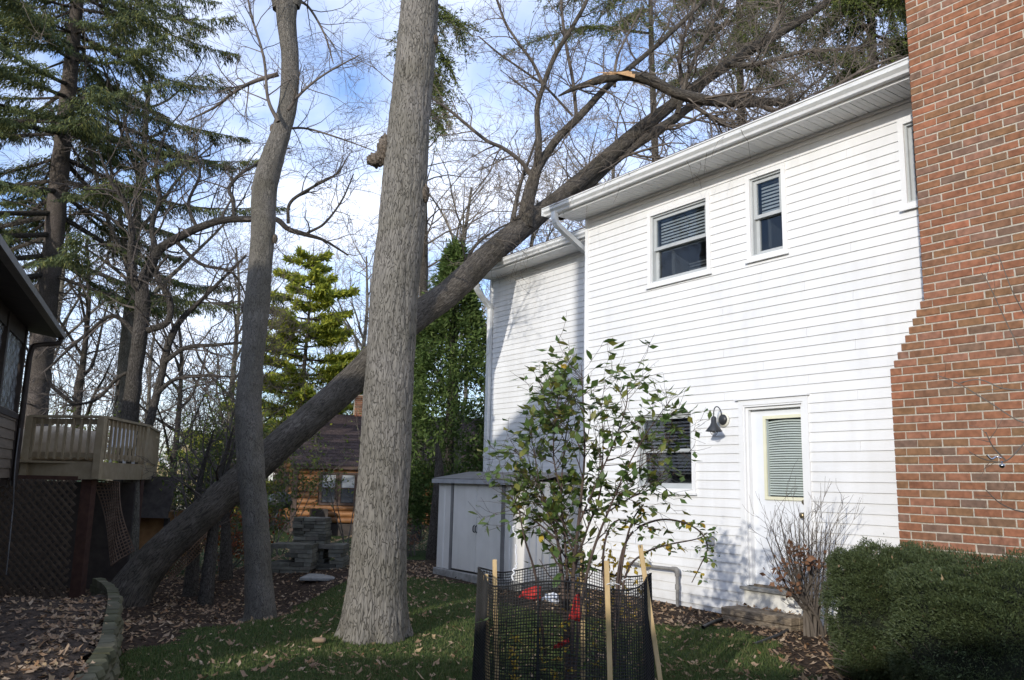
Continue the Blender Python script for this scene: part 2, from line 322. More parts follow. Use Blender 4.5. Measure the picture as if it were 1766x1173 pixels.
def resamp(P, step):
    ln = np.concatenate([[0], np.cumsum(np.linalg.norm(np.diff(P[:, :3], axis=0), axis=1))]); m = max(2, int(ln[-1] / step)); t = np.linspace(0, ln[-1], m)
    return np.stack([np.interp(t, ln, P[:, i]) for i in range(4)], 1)
def wander(p, d, L, r0, r1, n, g, wob=.25, bend=(0, 0, 0)):
    d = np.array(d, float); d /= np.linalg.norm(d); P = [(*p, r0)]; p = np.array(p, float); bend = np.array(bend, float)
    for i in range(1, n + 1):
        d = d + g.normal(0, wob, 3) + bend; d /= np.linalg.norm(d); p = p + d * L / n; P.append((*p, r0 + (r1 - r0) * i / n))
    return np.array(P)
def sprout(P, count, L, g, levels=3, ratio=.55, rmul=.5, t0=.2, kids=4, wob=.22, bend=(0, 0, .05), rmin=.0025, out=None, ang=(.6, 1.2), toff=None):
    """side shoots of a limb, recursively"""
    if out is None: out = []
    n = len(P)
    for _ in range(count):
        t = g.uniform(t0, 1) * (n - 1); i = min(int(t), n - 2); f = t - i; q = P[i] * (1 - f) + P[i + 1] * f
        T = P[i + 1, :3] - P[i, :3]; T /= np.linalg.norm(T) + 1e-9
        a = g.normal(0, 1, 3); a -= T * (a @ T); a /= np.linalg.norm(a) + 1e-9
        th = g.uniform(*ang); d = T * math.cos(th) + a * math.sin(th)
        if toff is not None: d = d + np.array(toff)
        ll = L * g.uniform(.5, 1.2); r = max(rmin, min(q[3] * rmul, ll * .022)); nn = 5 if levels > 1 else 3
        W = wander(q[:3], d, ll, r, max(rmin * .6, r * .3), nn, g, wob, bend); out.append(W)
        if levels > 1: sprout(W, kids, ll * ratio, g, levels - 1, ratio, .6, .25, kids, wob, bend, rmin, out, ang, toff)
    return out
def rhombs(P, D, W, ln, wd, jit=0, g=rng):
    """many small leaf faces: P base, D direction, W side vector"""
    n = len(P); D = D / (np.linalg.norm(D, axis=1)[:, None] + 1e-9); W = W - D * (W * D).sum(1)[:, None]; W /= np.linalg.norm(W, axis=1)[:, None] + 1e-9
    ln = np.broadcast_to(ln, n)[:, None]; wd = np.broadcast_to(wd, n)[:, None]; Z = np.cross(D, W)
    V = np.stack([P, P + D * ln * .45 + W * wd / 2 + Z * wd * .12, P + D * ln, P + D * ln * .45 - W * wd / 2 + Z * wd * .12], 1).reshape(-1, 3)
    F = np.arange(4 * n).reshape(n, 4); return V, F
def rdir(n, g): v = g.normal(0, 1, (n, 3)); return v / np.linalg.norm(v, axis=1)[:, None]

# ================================================================== GROUND
# retaining wall curve (plan) and mulch / lawn zones
RW = catmull([(-1.75, 3.3), (-2.1, 4.3)] + [tuple(gp(*q)[:2]) for q in ((190, 1190), (199, 1135), (203, 1100), (203, 1077), (198, 1060), (188, 1048), (174, 1040))], 8)
GRASSPOLY = [gp(*q)[:2] for q in ((190, 1230), (205, 1135), (330, 1092), (432, 1075), (490, 1045), (520, 1003), (610, 990), (740, 996), (835, 1012), (850, 1040), (1120, 1080), (1225, 1078), (1290, 1090), (1345, 1125), (1385, 1173), (1400, 1260))] + [np.array([1.3, 2.2]), np.array([-1.9, 2.2])]
GRASSPOLY = np.array(GRASSPOLY)
def inside(x, y, P):
    c = np.zeros(x.shape, bool); n = len(P)
    for i in range(n):
        x0, y0 = P[i]; x1, y1 = P[i - 1]
        m = ((y0 > y) != (y1 > y)) & (x < (x1 - x0) * (y - y0) / (y1 - y0 + 1e-12) + x0); c ^= m
    return c
def lawn_mask(x, y):
    jx = .09 * np.sin(x * 9 + y * 5) + .06 * np.sin(x * 23 - y * 17); jy = .09 * np.sin(y * 8 - x * 6) + .06 * np.sin(y * 21 + x * 13)
    m = inside(x + jx, y + jy, GRASSPOLY)
    back = (y > 15.5) | (np.abs(x) > 14) | ((y < 2) & (x < 1.5) & (x > -1.9))
    # the sunny lawn strip round the log cabin and the far gardens
    return m | back
gx = np.concatenate([np.linspace(-220, -13, 14)[:-1], np.linspace(-13, 11, 250), np.linspace(11, 220, 14)[1:]])
gy = np.concatenate([np.linspace(-80, 1.5, 10)[:-1], np.linspace(1.5, 20, 200), np.linspace(20, 60, 30)[1:], np.linspace(60, 400, 10)[1:]])
X, Y = np.meshgrid(gx, gy); Z = ground_z(X, Y)
V = np.stack([X, Y, Z], -1).reshape(-1, 3); nx, ny = len(gx), len(gy)
i = (np.arange(ny - 1)[:, None] * nx + np.arange(nx - 1)[None]).ravel(); F = np.stack([i, i + 1, i + nx + 1, i + nx], 1)
gm = bpy.data.materials.new('lawn_and_mulch'); gm.use_nodes = True; t = gm.node_tree; N = t.nodes; L = t.links; b = N['Principled BSDF']; b.inputs['Roughness'].default_value = .95; b.inputs['Specular IOR Level'].default_value = .1
a = N.new('ShaderNodeAttribute'); a.attribute_name = 'lawn'; tcn = N.new('ShaderNodeTexCoord')
no = N.new('ShaderNodeTexNoise'); no.inputs['Scale'].default_value = 22; no.inputs['Detail'].default_value = 8; L.new(tcn.outputs['Object'], no.inputs[0])
r1 = N.new('ShaderNodeValToRGB'); r1.color_ramp.elements[0].color = (.02, .014, .01, 1); r1.color_ramp.elements[1].color = (.085, .058, .04, 1); r1.color_ramp.elements[0].position = .35; r1.color_ramp.elements[1].position = .7
r2 = N.new('ShaderNodeValToRGB'); r2.color_ramp.elements[0].color = (.02, .035, .012, 1); r2.color_ramp.elements[1].color = (.06, .085, .025, 1); r2.color_ramp.elements[0].position = .35; r2.color_ramp.elements[1].position = .65
L.new(no.outputs[0], r1.inputs[0]); L.new(no.outputs[0], r2.inputs[0]); mxn = N.new('ShaderNodeMixRGB'); L.new(a.outputs['Fac'], mxn.inputs[0]); L.new(r1.outputs[0], mxn.inputs[1]); L.new(r2.outputs[0], mxn.inputs[2]); L.new(mxn.outputs[0], b.inputs['Base Color'])
bp = N.new('ShaderNodeBump'); bp.inputs['Distance'].default_value = .03; bp.inputs['Strength'].default_value = .9; L.new(no.outputs[0], bp.inputs['Height']); L.new(bp.outputs[0], b.inputs['Normal'])
go_ = mk('ground', V, F, gm, smooth=True); go_['kind'] = 'structure'
at_ = go_.data.attributes.new('lawn', 'FLOAT', 'POINT'); at_.data.foreach_set('value', lawn_mask(V[:, 0], V[:, 1]).astype(np.float32))

# raised soil bed behind the retaining wall
BZ = .25
bed = [(-9.5, 3.2), (-1.9, 3.2)] + [(float(p[0]) - .07, float(p[1])) for p in RW] + [(-4.9, 8.1), (-9.5, 8.4)]
bp_ = np.array(bed); xs = np.linspace(-9.4, -1.8, 80); ys = np.linspace(3.2, 8.3, 60); Xb, Yb = np.meshgrid(xs, ys)
ins = inside(Xb, Yb, bp_); Zb = BZ + .03 * np.sin(Xb * 5 + Yb * 3) + .02 * np.sin(Xb * 11 - Yb * 9) - .25 * np.clip((Yb - 7.7) / .7, 0, 1) * np.clip((-Xb - 4.0) / .5, 0, 1)
def bed_z(x, y): return BZ + .03 * np.sin(x * 5 + y * 3) + .02 * np.sin(x * 11 - y * 9) - .25 * np.clip((y - 7.7) / .7, 0, 1) * np.clip((-x - 4.0) / .5, 0, 1)
Vb = np.stack([Xb, Yb, Zb], -1).reshape(-1, 3); ii = (np.arange(59)[:, None] * 80 + np.arange(79)[None]).ravel(); Fb = np.stack([ii, ii + 1, ii + 81, ii + 80], 1); okv = ins.ravel(); Fb = Fb[okv[Fb].all(1)]
SOIL = M('dark_soil', (.02, .014, .01), (.085, .06, .042), 22, .95, .8, 40, bdist=.02)
bedo = mk('raised_soil_bed', Vb, Fb, SOIL, smooth=True); bedo['kind'] = 'structure'

# curved retaining wall of split-face blocks
STONE = ramp_island('split_block', [(.10, .095, .06), (.13, .12, .08), (.08, .08, .045), (.12, .115, .07), (.155, .145, .10)], .95, .15, 0, 9)
rw = thing('retaining_wall', (-2.8, 5.7, 0), 'low curved retaining wall of mossy split stone blocks at the left edge of the lawn', 'retaining wall')
cl = np.concatenate([[0], np.cumsum(np.linalg.norm(np.diff(RW, axis=0), axis=1))])
for row in range(4):
    z0 = -.03 + row * .075; s = .1 * (row % 2)
    while s < cl[-1] - .1:
        wd = .2 + random.uniform(-.03, .03); c = s + wd / 2
        q = np.array([np.interp(c, cl, RW[:, 0]), np.interp(c, cl, RW[:, 1])]); q2 = np.array([np.interp(c + .05, cl, RW[:, 0]), np.interp(c + .05, cl, RW[:, 1])]); t = (q2 - q); t /= np.linalg.norm(t); nn = np.array([t[1], -t[0]])
        out_ = random.uniform(-.012, .018) - row * .008; hh = .07
        A = q - t * (wd / 2 - .007); B = q + t * (wd / 2 - .007); fA = A + nn * out_ * 1.; fB = B + nn * out_; mA = q + nn * (out_ + random.uniform(.012, .03)); bA = A - nn * .11; bB = B - nn * .11
        zt = z0 + hh + (random.uniform(-.004, .009) if row == 3 else 0); V = []; 
        for z, e in ((z0, 0), (z0 + hh * .5, .014), (zt, -.004)):
            V += [(*(fA + nn * e), z), (*(mA + nn * e * .8), z), (*(fB + nn * e), z), (*bB, z), (*bA, z)]
        F = [(4, 3, 2, 1, 0), (10, 11, 12, 13, 14)]
        for lv in (0, 5):
            for j in range(5): F.append((lv + j, lv + (j + 1) % 5, lv + 5 + (j + 1) % 5, lv + 5 + j))
        mk('block', V, F, STONE, rw); s += wd

# ================================================================== HOUSE
house = thing('house', H(-8.9, 0, 7.6), 'two-storey white vinyl-sided house with a stepped brick chimney and a set-back wing', 'house')
LAP = .1016
def boards(par, D, u0, u1, z0, z1, holes):
    k = 0; z = z0
    while z < z1 - .01:
        zt = min(z + LAP, z1); 
        cuts = [(a, b, c, d) for a, b, c, d in holes if c < zt and d > z and b > u0 and a < u1]
        cuts.sort(); segs = []; cur = u0
        full = [c for c in cuts if c[2] <= z + .001 and c[3] >= zt - .001]; part = [c for c in cuts if c not in full]
        def seg(a, b, za, zb):
            f0 = (za - z) / LAP; f1 = (zb - z) / LAP; da = D - .015 + .012 * f0; db = D - .015 + .012 * f1
            return [H(a, za, D + .002), H(b, za, D + .002), H(b, za, da), H(a, za, da), H(a, zb, D + .002), H(b, zb, D + .002), H(b, zb, db), H(a, zb, db)]
        allc = sorted(cuts); pieces = []; cur = u0
        for c in allc:
            if c[0] > cur: pieces.append([(cur, c[0], z, zt)])
            cur = c[1]
        if cur < u1: pieces.append([(cur, u1, z, zt)])
        for c in part:
            if c[3] < zt and c[3] > z: pieces.append([(c[0], c[1], c[3], zt)])
            if c[2] > z and c[2] < zt: pieces.append([(c[0], c[1], z, c[2])])
        jt = u0 + (u1 - u0) * (.30 + .45 * ((k * 7) % 5) / 5); np_ = []
        for pc in pieces:
            if len(pc) == 1 and pc[0][0] + .4 < jt < pc[0][1] - .4: np_ += [[(pc[0][0], jt - .0015, *pc[0][2:])], [(jt + .0015, pc[0][1], *pc[0][2:])]]
            else: np_.append(pc)
        for pc in np_:
            mb = MB()
            for a, b_, za, zb in pc:
                if zb - za > .003 and b_ - a > .004:
                    P = seg(a, b_, za, zb); mb.add(P, [(0, 3, 2, 1), (4, 5, 6, 7), (3, 7, 6, 2), (0, 4, 7, 3), (1, 2, 6, 5), (0, 1, 5, 4)])
            if mb.n: mb.build('siding_board', VINYL, par)
        z += LAP; k += 1
HM = [(-7.62, -6.61, 3.99, 4.95), (-6.0, -5.51, 4.0, 4.99), (-4.12, -3.30, 4.15, 5.01), (-7.88, -6.90, 1.35, 2.32), (-6.17, -5.34, .05, 2.34)]
def panel(par, name, D, u0, u1, z0, z1, holes, mat):
    us = sorted({u0, u1, *[v for h in holes for v in h[:2]]}); zs = sorted({z0, z1, *[v for h in holes for v in h[2:]]}); mb = MB()
    for a, b_ in zip(us, us[1:]):
        for c, d in zip(zs, zs[1:]):
            m = ((a + b_) / 2, (c + d) / 2)
            if not any(h[0] < m[0] < h[1] and h[2] < m[1] < h[3] for h in holes): mb.hbox(a, b_, c, d, D, D + .1)
    return mb.build(name, mat, par)
wm = panel(house, 'front_wall', 7.604, -8.9, 1.5, .0, 5.27, HM, M('wall_sheathing', (.6, .6, .6)))
boards(wm, 7.6, -8.86, -2.6, .06, 5.225, HM)
ww = panel(house, 'wing_wall', 9.104, -13.62, -8.4, .0, 5.47, [], bpy.data.materials['wall_sheathing'])
boards(ww, 9.1, -13.58, -9.9, .06, 5.425, [])
MB().hbox(-8.925, -8.86, .05, 5.23, 7.575, 7.64).build('corner_post', TRIM, house)
MB().hbox(-13.645, -13.58, .05, 5.43, 9.075, 9.14).build('corner_post', TRIM, house)
MB().hbox(-8.86, -2.6, 5.195, 5.228, 7.57, 7.583).build('frieze_trim', TRIM, house)
MB().hbox(-13.58, -9.0, 5.395, 5.428, 9.07, 9.083).build('frieze_trim', TRIM, house)
# side and back walls
MB().hbox(-8.9, -8.84, 0, 5.27, 7.7, 9.1).build('return_wall', VINYL, house)
MB().hbox(-13.62, -13.55, 0, 5.47, 9.2, 15).build('side_wall', VINYL, house)
MB().hbox(-8.9, 1.5, .0, 5.2, 15, 15.1).hbox(-13.6, -8.9, 0, 5.2, 15, 15.1).hbox(1.4, 1.5, 0, 5.2, 7.7, 15).build('back_wall', VINYL, house)
MB().hbox(-8.88, -2.6, -.12, .05, 7.625, 7.72).hbox(-13.6, -8.9, -.3, .05, 9.125, 9.2).build('foundation', CONC, house)
# eaves
def eave(u0, u1, D, z, g0, mat=TRIM):
    fb = MB().hbox(u0, u1, z - .02, z + .13, D - .43 - .022, D - .43).build('fascia', TRIM, house)
    sf = MB().hbox(u0, u1, z + .012, z + .02, D - .43, D).build('soffit', TRIM, house)
    n = int((u1 - u0) / .125)
    for i in range(n):
        a = u0 + (u1 - u0) * i / n; b_ = u0 + (u1 - u0) * (i + 1) / n; mb = MB(); h3 = (b_ - a)
        mb.hbox(a + .004, b_ - .006, z, z + .011, D - .428, D - .002)
        mb.hbox(a + h3 * .46, a + h3 * .52, z - .0025, z - .0002, D - .428, D - .002)
        mb.build('soffit_panel', VINYL, sf)
    # K-style gutter: profile in (D, z)
    prof = [(.452, .03), (.52, .03), (.53, .055), (.565, .085), (.572, .125), (.585, .128), (.585, .14), (.572, .142), (.560, .142), (.548, .09), (.515, .045), (.458, .045)]
    V = []; F = []; m = len(prof)
    for u in (g0, u1):
        for dd, zz in prof: V.append(H(u, z - .02 + zz, D - dd))
    for j in range(m): F.append((j, (j + 1) % m, m + (j + 1) % m, m + j))
    F.append(tuple(range(m))[::-1]); F.append(tuple(range(m, 2 * m)))
    gt = mk('gutter', V, F, GUTTER, house)
    MB().hbox(g0 - .004, g0 + .01, z + .01, z + .122, D - .58, D - .455).build('end_cap', GUTTER, gt)
eave(-9.1, 1.5, 7.6, 5.23, -9.25)
eave(-13.62, -8.9, 9.1, 5.43, -13.42)
# roofs (with shingle courses)
def roof(name, u0, u1, D0, z0, D1, slope, uR=None):
    r = MB()
    z1 = z0 + (D1 - D0) * slope
    r.box8([H(u0, z0, D0), H(u1, z0, D0), H(u1, z1, D1), H(u0, z1, D1), H(u0, z0 + .04, D0), H(u1, z0 + .04, D0), H(u1, z1 + .04, D1), H(u0, z1 + .04, D1)])
    D2 = D1 + (D1 - D0); r.box8([H(u0, z1, D1), H(u1, z1, D1), H(u1, z0, D2), H(u0, z0, D2), H(u0, z1 + .04, D1), H(u1, z1 + .04, D1), H(u1, z0 + .04, D2), H(u0, z0 + .04, D2)])
    ro = r.build('roof', SHINGLE, house)
    c = MB(); nrow = int(math.hypot(D1 - D0, z1 - z0) / .14)
    for j in range(nrow):
        f0 = j / nrow; f1 = (j + 1.05) / nrow; Da, Db = D0 + (D1 - D0) * f0 - (.03 if j == 0 else 0), D0 + (D1 - D0) * min(f1, 1); za, zb = z0 + (z1 - z0) * f0 + .042, z0 + (z1 - z0) * min(f1, 1) + .042
        u = u0 - .02 + (j % 3) * .1
        while u < u1:
            w_ = .3; a, b_ = max(u, u0 - .02), min(u + w_ - .006, u1)
            if b_ > a + .02: c.box8([H(a, za, Da), H(b_, za, Da), H(b_, zb, Db), H(a, zb, Db), H(a, za + .012, Da), H(b_, za + .012, Da), H(b_, zb + .003, Db), H(a, zb + .003, Db)])
            u += w_
    c.build('shingle_courses', SHINGLE, house, kind='stuff')
    gb = MB(); gb.add([H(u0 + .22, z0 - .05, D0 + .45), H(u0 + .22, z0 - .05, D2 - .45), H(u0 + .22, z1 - .05, D1)], [(0, 1, 2)]); gb.build('gable_end', VINYL, house)
roof('main', -9.2, 1.6, 7.145, 5.362, 11.3, .30)
roof('wing', -13.72, -8.9, 8.645, 5.562, 12.0, .28)
# downspouts
def pipe4(name, pts, par, w1=.07, w2=.055, mat=GUTTER, rib=()):
    P = np.array(pts, float); mb = MB()
    Q = catmull(np.hstack([P, np.ones((len(P), 1))]), 4)[:, :3] if len(P) > 3 else P
    rings = []
    for i_, q in enumerate(Q):
        z_ = EU * w1 / 2; t_ = Q[min(i_ + 1, len(Q) - 1)] - Q[max(i_ - 1, 0)]; t_ /= np.linalg.norm(t_); b_ = np.cross(t_, EU); b_ /= np.linalg.norm(b_); s_ = EU - t_ * (EU @ t_); s_ /= np.linalg.norm(s_)
        e = 1 + (.07 if (i_ % 2 and i_ in rib) else 0); rings += [q + s_ * w1 / 2 * e + b_ * w2 / 2 * e, q - s_ * w1 / 2 * e + b_ * w2 / 2 * e, q - s_ * w1 / 2 * e - b_ * w2 / 2 * e, q + s_ * w1 / 2 * e - b_ * w2 / 2 * e]
    F = []
    for i_ in range(len(Q) - 1):
        for j in range(4): F.append((i_ * 4 + j, i_ * 4 + (j + 1) % 4, i_ * 4 + 4 + (j + 1) % 4, i_ * 4 + 4 + j))
    n_ = len(Q) - 1; F += [(3, 2, 1, 0), (n_ * 4, n_ * 4 + 1, n_ * 4 + 2, n_ * 4 + 3)]
    o = mk(name, rings, F, mat, par); m_ = o.modifiers.new('b', 'BEVEL'); m_.width = .006; m_.segments = 2; return o
pipe4('downspout', [H(-9.03, 5.26, 7.09), H(-9.03, 5.17, 7.09), H(-9.03, 5.1, 7.12), H(-9.02, 5.03, 7.2), H(-9.0, 4.78, 7.62), H(-8.98, 4.68, 7.76), H(-8.975, 4.60, 7.80), H(-8.975, 3.5, 7.80), H(-8.975, .2, 7.80)], house, .08, .07, rib=range(4, 16))
dw = pipe4('downspout', [H(-13.40, 5.46, 8.58), H(-13.41, 5.33, 8.58), H(-13.42, 5.22, 8.60), H(-13.45, 5.12, 8.66), H(-13.55, 4.92, 8.95), H(-13.56, 4.85, 9.02), H(-13.57, 4.76, 9.045), H(-13.57, 3, 9.045), H(-13.57, .1, 9.045)], house, .1, .07, rib=range(4, 20))
for z in (1.9, 3.9): MB().hbox(-13.63, -13.51, z, z + .03, 8.998, 9.008).build('bracket', GUTTER, dw)

# windows ---------------------------------------------------------------
def window(u0, u1, z0, z1, D, blind=0, label=None, sashes=2, bm=None):
    w_ = link('window', MB().hbox(u0, u1, z1 - .055, z1, D - .03, D).hbox(u0, u0 + .055, z0, z1 - .055, D - .03, D).hbox(u1 - .055, u1, z0, z1 - .055, D - .03, D).hbox(u0 + .055, u1 - .055, z0 + .001, z0 + .05, D - .03, D).V and meshdata('window_casing', *(lambda q: (q.V, q.F))(MB().hbox(u0, u1, z1 - .055, z1, D - .03, D + .0).hbox(u0, u0 + .055, z0, z1 - .055, D - .03, D).hbox(u1 - .055, u1, z0, z1 - .055, D - .03, D).hbox(u0 + .055, u1 - .055, z0, z0 + .05, D - .03, D)), TRIM), house, label=label)
    a, b_, c, d = u0 + .055, u1 - .055, z0 + .05, z1 - .055
    MB().hbox(u0 - .02, u1 + .02, z0 - .022, z0 + .004, D - .05, D - .031).build('sill', TRIM, w_)
    # inner frame (deep)
    MB().hbox(a, b_, d - .022, d, D - .002, D + .12).hbox(a, a + .022, c, d - .022, D - .002, D + .12).hbox(b_ - .022, b_, c, d - .022, D - .002, D + .12).hbox(a + .022, b_ - .022, c, c + .022, D - .002, D + .12).build('jamb', SASH, w_)
    a += .022; b_ -= .022; c += .022; d -= .022; mid = (c + d) / 2
    def sash(za, zb, Df):
        s_ = .042
        q = MB().hbox(a, b_, zb - s_, zb, Df, Df + .03).hbox(a, b_, za, za + s_, Df, Df + .03).hbox(a, a + s_, za + s_, zb - s_, Df, Df + .03).hbox(b_ - s_, b_, za + s_, zb - s_, Df, Df + .03).build('sash', SASH, w_)
        MB().hbox(a + s_, b_ - s_, za + s_, zb - s_, Df + .014, Df + .018).build('pane', GLASS, w_)
    if sashes == 2: sash(mid - .02, d, D + .025); sash(c, mid + .022, D + .062)
    else: sash(c, d, D + .03)
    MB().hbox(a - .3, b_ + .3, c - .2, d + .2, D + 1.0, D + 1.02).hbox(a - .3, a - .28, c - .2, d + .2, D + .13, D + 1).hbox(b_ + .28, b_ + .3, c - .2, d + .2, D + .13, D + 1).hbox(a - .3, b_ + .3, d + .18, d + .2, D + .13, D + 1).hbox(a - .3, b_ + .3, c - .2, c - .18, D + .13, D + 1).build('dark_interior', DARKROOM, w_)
    if blind:
        zb = d - (d - c) * blind; z = d - .03
        while z > zb:
            MB().hbox(a + .045, b_ - .045, z - .024, z, D + .112, D + .116).build('blind_slat', bm or BLINDL, w_)
            z -= .042
    return w_
window(-7.65, -6.58, 3.965, 4.98, 7.6, .52)
window(-6.03, -5.48, 3.98, 5.02, 7.6, .48)
window(-4.15, -3.27, 4.12, 5.04, 7.6, .95, sashes=1)
window(-7.91, -6.87, 1.325, 2.35, 7.6, .8, bm=BLINDD)

# door -------------------------------------------------------------------
dr = MB().hbox(-6.21, -6.15, .13, 2.38, 7.572, 7.604).hbox(-5.36, -5.30, .13, 2.38, 7.572, 7.604).hbox(-6.15, -5.36, 2.32, 2.38, 7.572, 7.604).build('door_frame', TRIM, house)
MB().hbox(-6.15, -6.13, .355, 2.30, 7.58, 7.72).hbox(-6.15, -5.36, 2.30, 2.319, 7.58, 7.72).hbox(-5.38, -5.36, .355, 2.30, 7.58, 7.72).build('inner_stop', TRIM, dr)
MB().hbox(-6.128, -6.10, .355, 2.27, 7.605, 7.72).hbox(-6.128, -5.382, 2.27, 2.298, 7.605, 7.72).hbox(-5.41, -5.382, .355, 2.27, 7.605, 7.72).build('door_stop', TRIM, dr)
MB().hbox(-6.25, -5.28, 2.381, 2.40, 7.55, 7.6).build('drip_cap', TRIM, dr)
MB().hbox(-6.19, -5.32, .315, .345, 7.50, 7.66).build('threshold', CONC, dr)
MB().hbox(-6.10, -5.41, .345, .37, 7.63, 7.67).build('weatherstrip', WOODOLD, dr)
MB().hbox(-6.17, -5.33, .04, .315, 7.55, 7.66).go('kick_board', M('cream_board', (.68, .66, .58), (.76, .74, .68), 3, .5), dr, .004)
D_ = 7.665
slab = MB().hbox(-6.10, -5.90, .37, 2.27, D_, D_ + .04).hbox(-5.42, -5.41, .37, 2.27, D_, D_ + .04).hbox(-5.90, -5.42, .37, 1.31, D_, D_ + .04).hbox(-5.90, -5.42, 2.165, 2.27, D_, D_ + .04).build('door', DOORM, house)
gl = MB().hbox(-5.935, -5.90, 1.28, 2.195, D_ - .018, D_ - .001).hbox(-5.425, -5.39 - .015, 1.28, 2.195, D_ - .018, D_ - .001).hbox(-5.90, -5.425, 1.28, 1.315, D_ - .018, D_ - .001).hbox(-5.90, -5.425, 2.16, 2.195, D_ - .018, D_ - .001).build('glass_frame', CREAM, slab)
MB().hbox(-5.90, -5.425, 1.315, 2.16, D_ + .001, D_ + .004).build('pane', GLASSB, slab)
MB().hbox(-5.92, -5.40, 1.30, 2.18, D_ + .05, D_ + .06).build('blind_backing', M('blind_back', (.12, .13, .13)), slab)
z = 2.125
nb = 0
while z > 1.335:
    V = []; n = 10
    for i_ in range(n + 1):
        u = -5.893 + (.46) * i_ / n; sag = .012 * (1 - ((i_ / n - .55) * 2) ** 2) * (z - 1.45) / .7
        V += [H(u, z - .0085 + sag, D_ + .014), H(u, z + .0095 + sag, D_ + .026)]
    mk('blind_slat', V, [(2 * i_, 2 * i_ + 2, 2 * i_ + 3, 2 * i_ + 1) for i_ in range(n)], BLIND, slab); z -= .0262
def lathe(prof, c, ax, k=16, name='knob', mat=BRASS, par=None, label=None):
    ax = np.array(ax, float); ax /= np.linalg.norm(ax); a = np.cross(ax, [0, 0, 1.]) if abs(ax[2]) < .9 else np.array([1., 0, 0]); a /= np.linalg.norm(a); b_ = np.cross(ax, a); V = []; F = []
    for r_, h_ in prof:
        for j in range(k): th = 2 * math.pi * j / k; V.append(np.array(c) + ax * h_ + r_ * (math.cos(th) * a + math.sin(th) * b_))
    for i_ in range(len(prof) - 1):
        for j in range(k): F.append((i_ * k + j, i_ * k + (j + 1) % k, (i_ + 1) * k + (j + 1) % k, (i_ + 1) * k + j))
    return mk(name, V, F, mat, par, smooth=True, label=label)
OUT = -NV
lathe([(.0, 0), (.032, .0), (.032, .008), (.012, .012), (.012, .035), (.028, .04), (.032, .055), (.024, .068), (0, .07)], H(-5.445, 1.13, D_), OUT, par=slab, name='door_knob')
lathe([(.0, 0), (.028, .0), (.028, .012), (.02, .02), (0, .022)], H(-5.445, 1.27, D_), OUT, par=slab, name='deadbolt')
# step of old timbers
st = thing('timber_step', H(-5.8, 0, 7.3), 'weathered landscape-timber step lying in front of the white back door', 'step')
MB().hbox(-6.20, -5.32, .068, .145, 7.20, 7.33).go('timber', WOODOLD, st, .008)
MB().hbox(-6.20, -5.32, .068, .142, 7.335, 7.50).go('timber', WOODOLD, st, .008)
MB().hbox(-6.19, -5.33, -.05, .064, 7.205, 7.34).go('timber', WOODOLD, st, .008)
MB().hbox(-6.19, -5.33, -.05, .064, 7.345, 7.50).go('timber', WOODOLD, st, .008)

# wall lantern ----------------------------------------------------------
lp = thing('wall_lamp', H(-6.43, 2.17, 7.58), 'black gooseneck barn lamp on the white siding left of the door', 'lamp')
c0 = H(-6.43, 2.175, 7.575)
lathe([(0, -.004), (.085, -.004), (.085, .006), (0, .006)], c0, OUT, 24, 'mounting_block', M('cream_block', (.72, .7, .6)), lp)
lathe([(0, .007), (.062, .007), (.062, .014), (.045, .03), (.02, .036), (0, .037)], c0, OUT, 24, 'wall_plate', BLACKM, lp)
arc = [c0 + OUT * .03 + np.array([0, 0, 0])]
arc = [c0 + OUT * a_ + np.array([0, 0, b_]) for a_, b_ in ((.03, .0), (.034, .06), (.05, .11), (.085, .14), (.125, .14), (.155, .11), (.165, .06), (.165, .02))]
V, F, U = tube(catmull(np.hstack([arc, np.full((8, 1), .0065)]), 4), 8); mk('gooseneck', V, F, BLACKM, lp, smooth=True)
c1 = c0 + OUT * .165
lathe([(0, .03), (.018, .028), (.03, .01), (.033, -.05), (.038, -.055), (.045, -.075), (.095, -.14), (.095, -.145), (.04, -.08), (0, -.078)], c1, (0, 0, 1), 24, 'lamp_shade', BLACKM, lp)
for q in range(4):
    th = q * math.pi / 4; pts = []
    for s_ in np.linspace(-1, 1, 9): pts.append((*(c1 + np.array([math.cos(th) * .045 * math.sin(s_ * math.pi / 2), math.sin(th) * .045 * math.sin(s_ * math.pi / 2), -.125 - .07 * math.cos(s_ * math.pi / 2)])), .0022))
    V, F, U = tube(np.array(pts), 5); mk('guard_wire', V, F, BLACKM, lp)
lathe([(0, -.165), (.018, -.155), (.024, -.13), (.012, -.09)], c1, (0, 0, 1), 12, 'bulb', M('bulb_glass', (.6, .6, .58), rough=.2), lp)

# small fittings
tag(rebase(MB().hbox(-6.71, -6.60, .745, .84, 7.545, 7.59).go('outlet_box', M('grey_plastic', (.25, .27, .29), (.3, .31, .33)), None, .006), H(-6.65, .79, 7.57)), 'small grey outlet box on the white siding left of the door', 'outlet box')
vt = thing('dryer_vent', H(-11.9, 2.0, 9.08), 'small grey vent hood on the shaded lower part of the set-back wing', 'vent')
MB().box8([H(-11.99, 1.95, 9.0), H(-11.80, 1.95, 9.0), H(-11.80, 1.95, 9.08), H(-11.99, 1.95, 9.08), H(-11.98, 2.0, 9.0), H(-11.81, 2.0, 9.0), H(-11.83, 2.09, 9.08), H(-11.96, 2.09, 9.08)]).build('hood', M('vent_grey', (.3, .3, .3)), vt)
MB().hbox(-12.01, -11.78, 1.92, 2.12, 9.082, 9.088).build('flange', bpy.data.materials['vent_grey'], vt)
pp = thing('gas_pipe', H(-7.11, 0, 7.5), 'weathered grey pipe elbow coming out low on the white siding behind the netting', 'pipe')
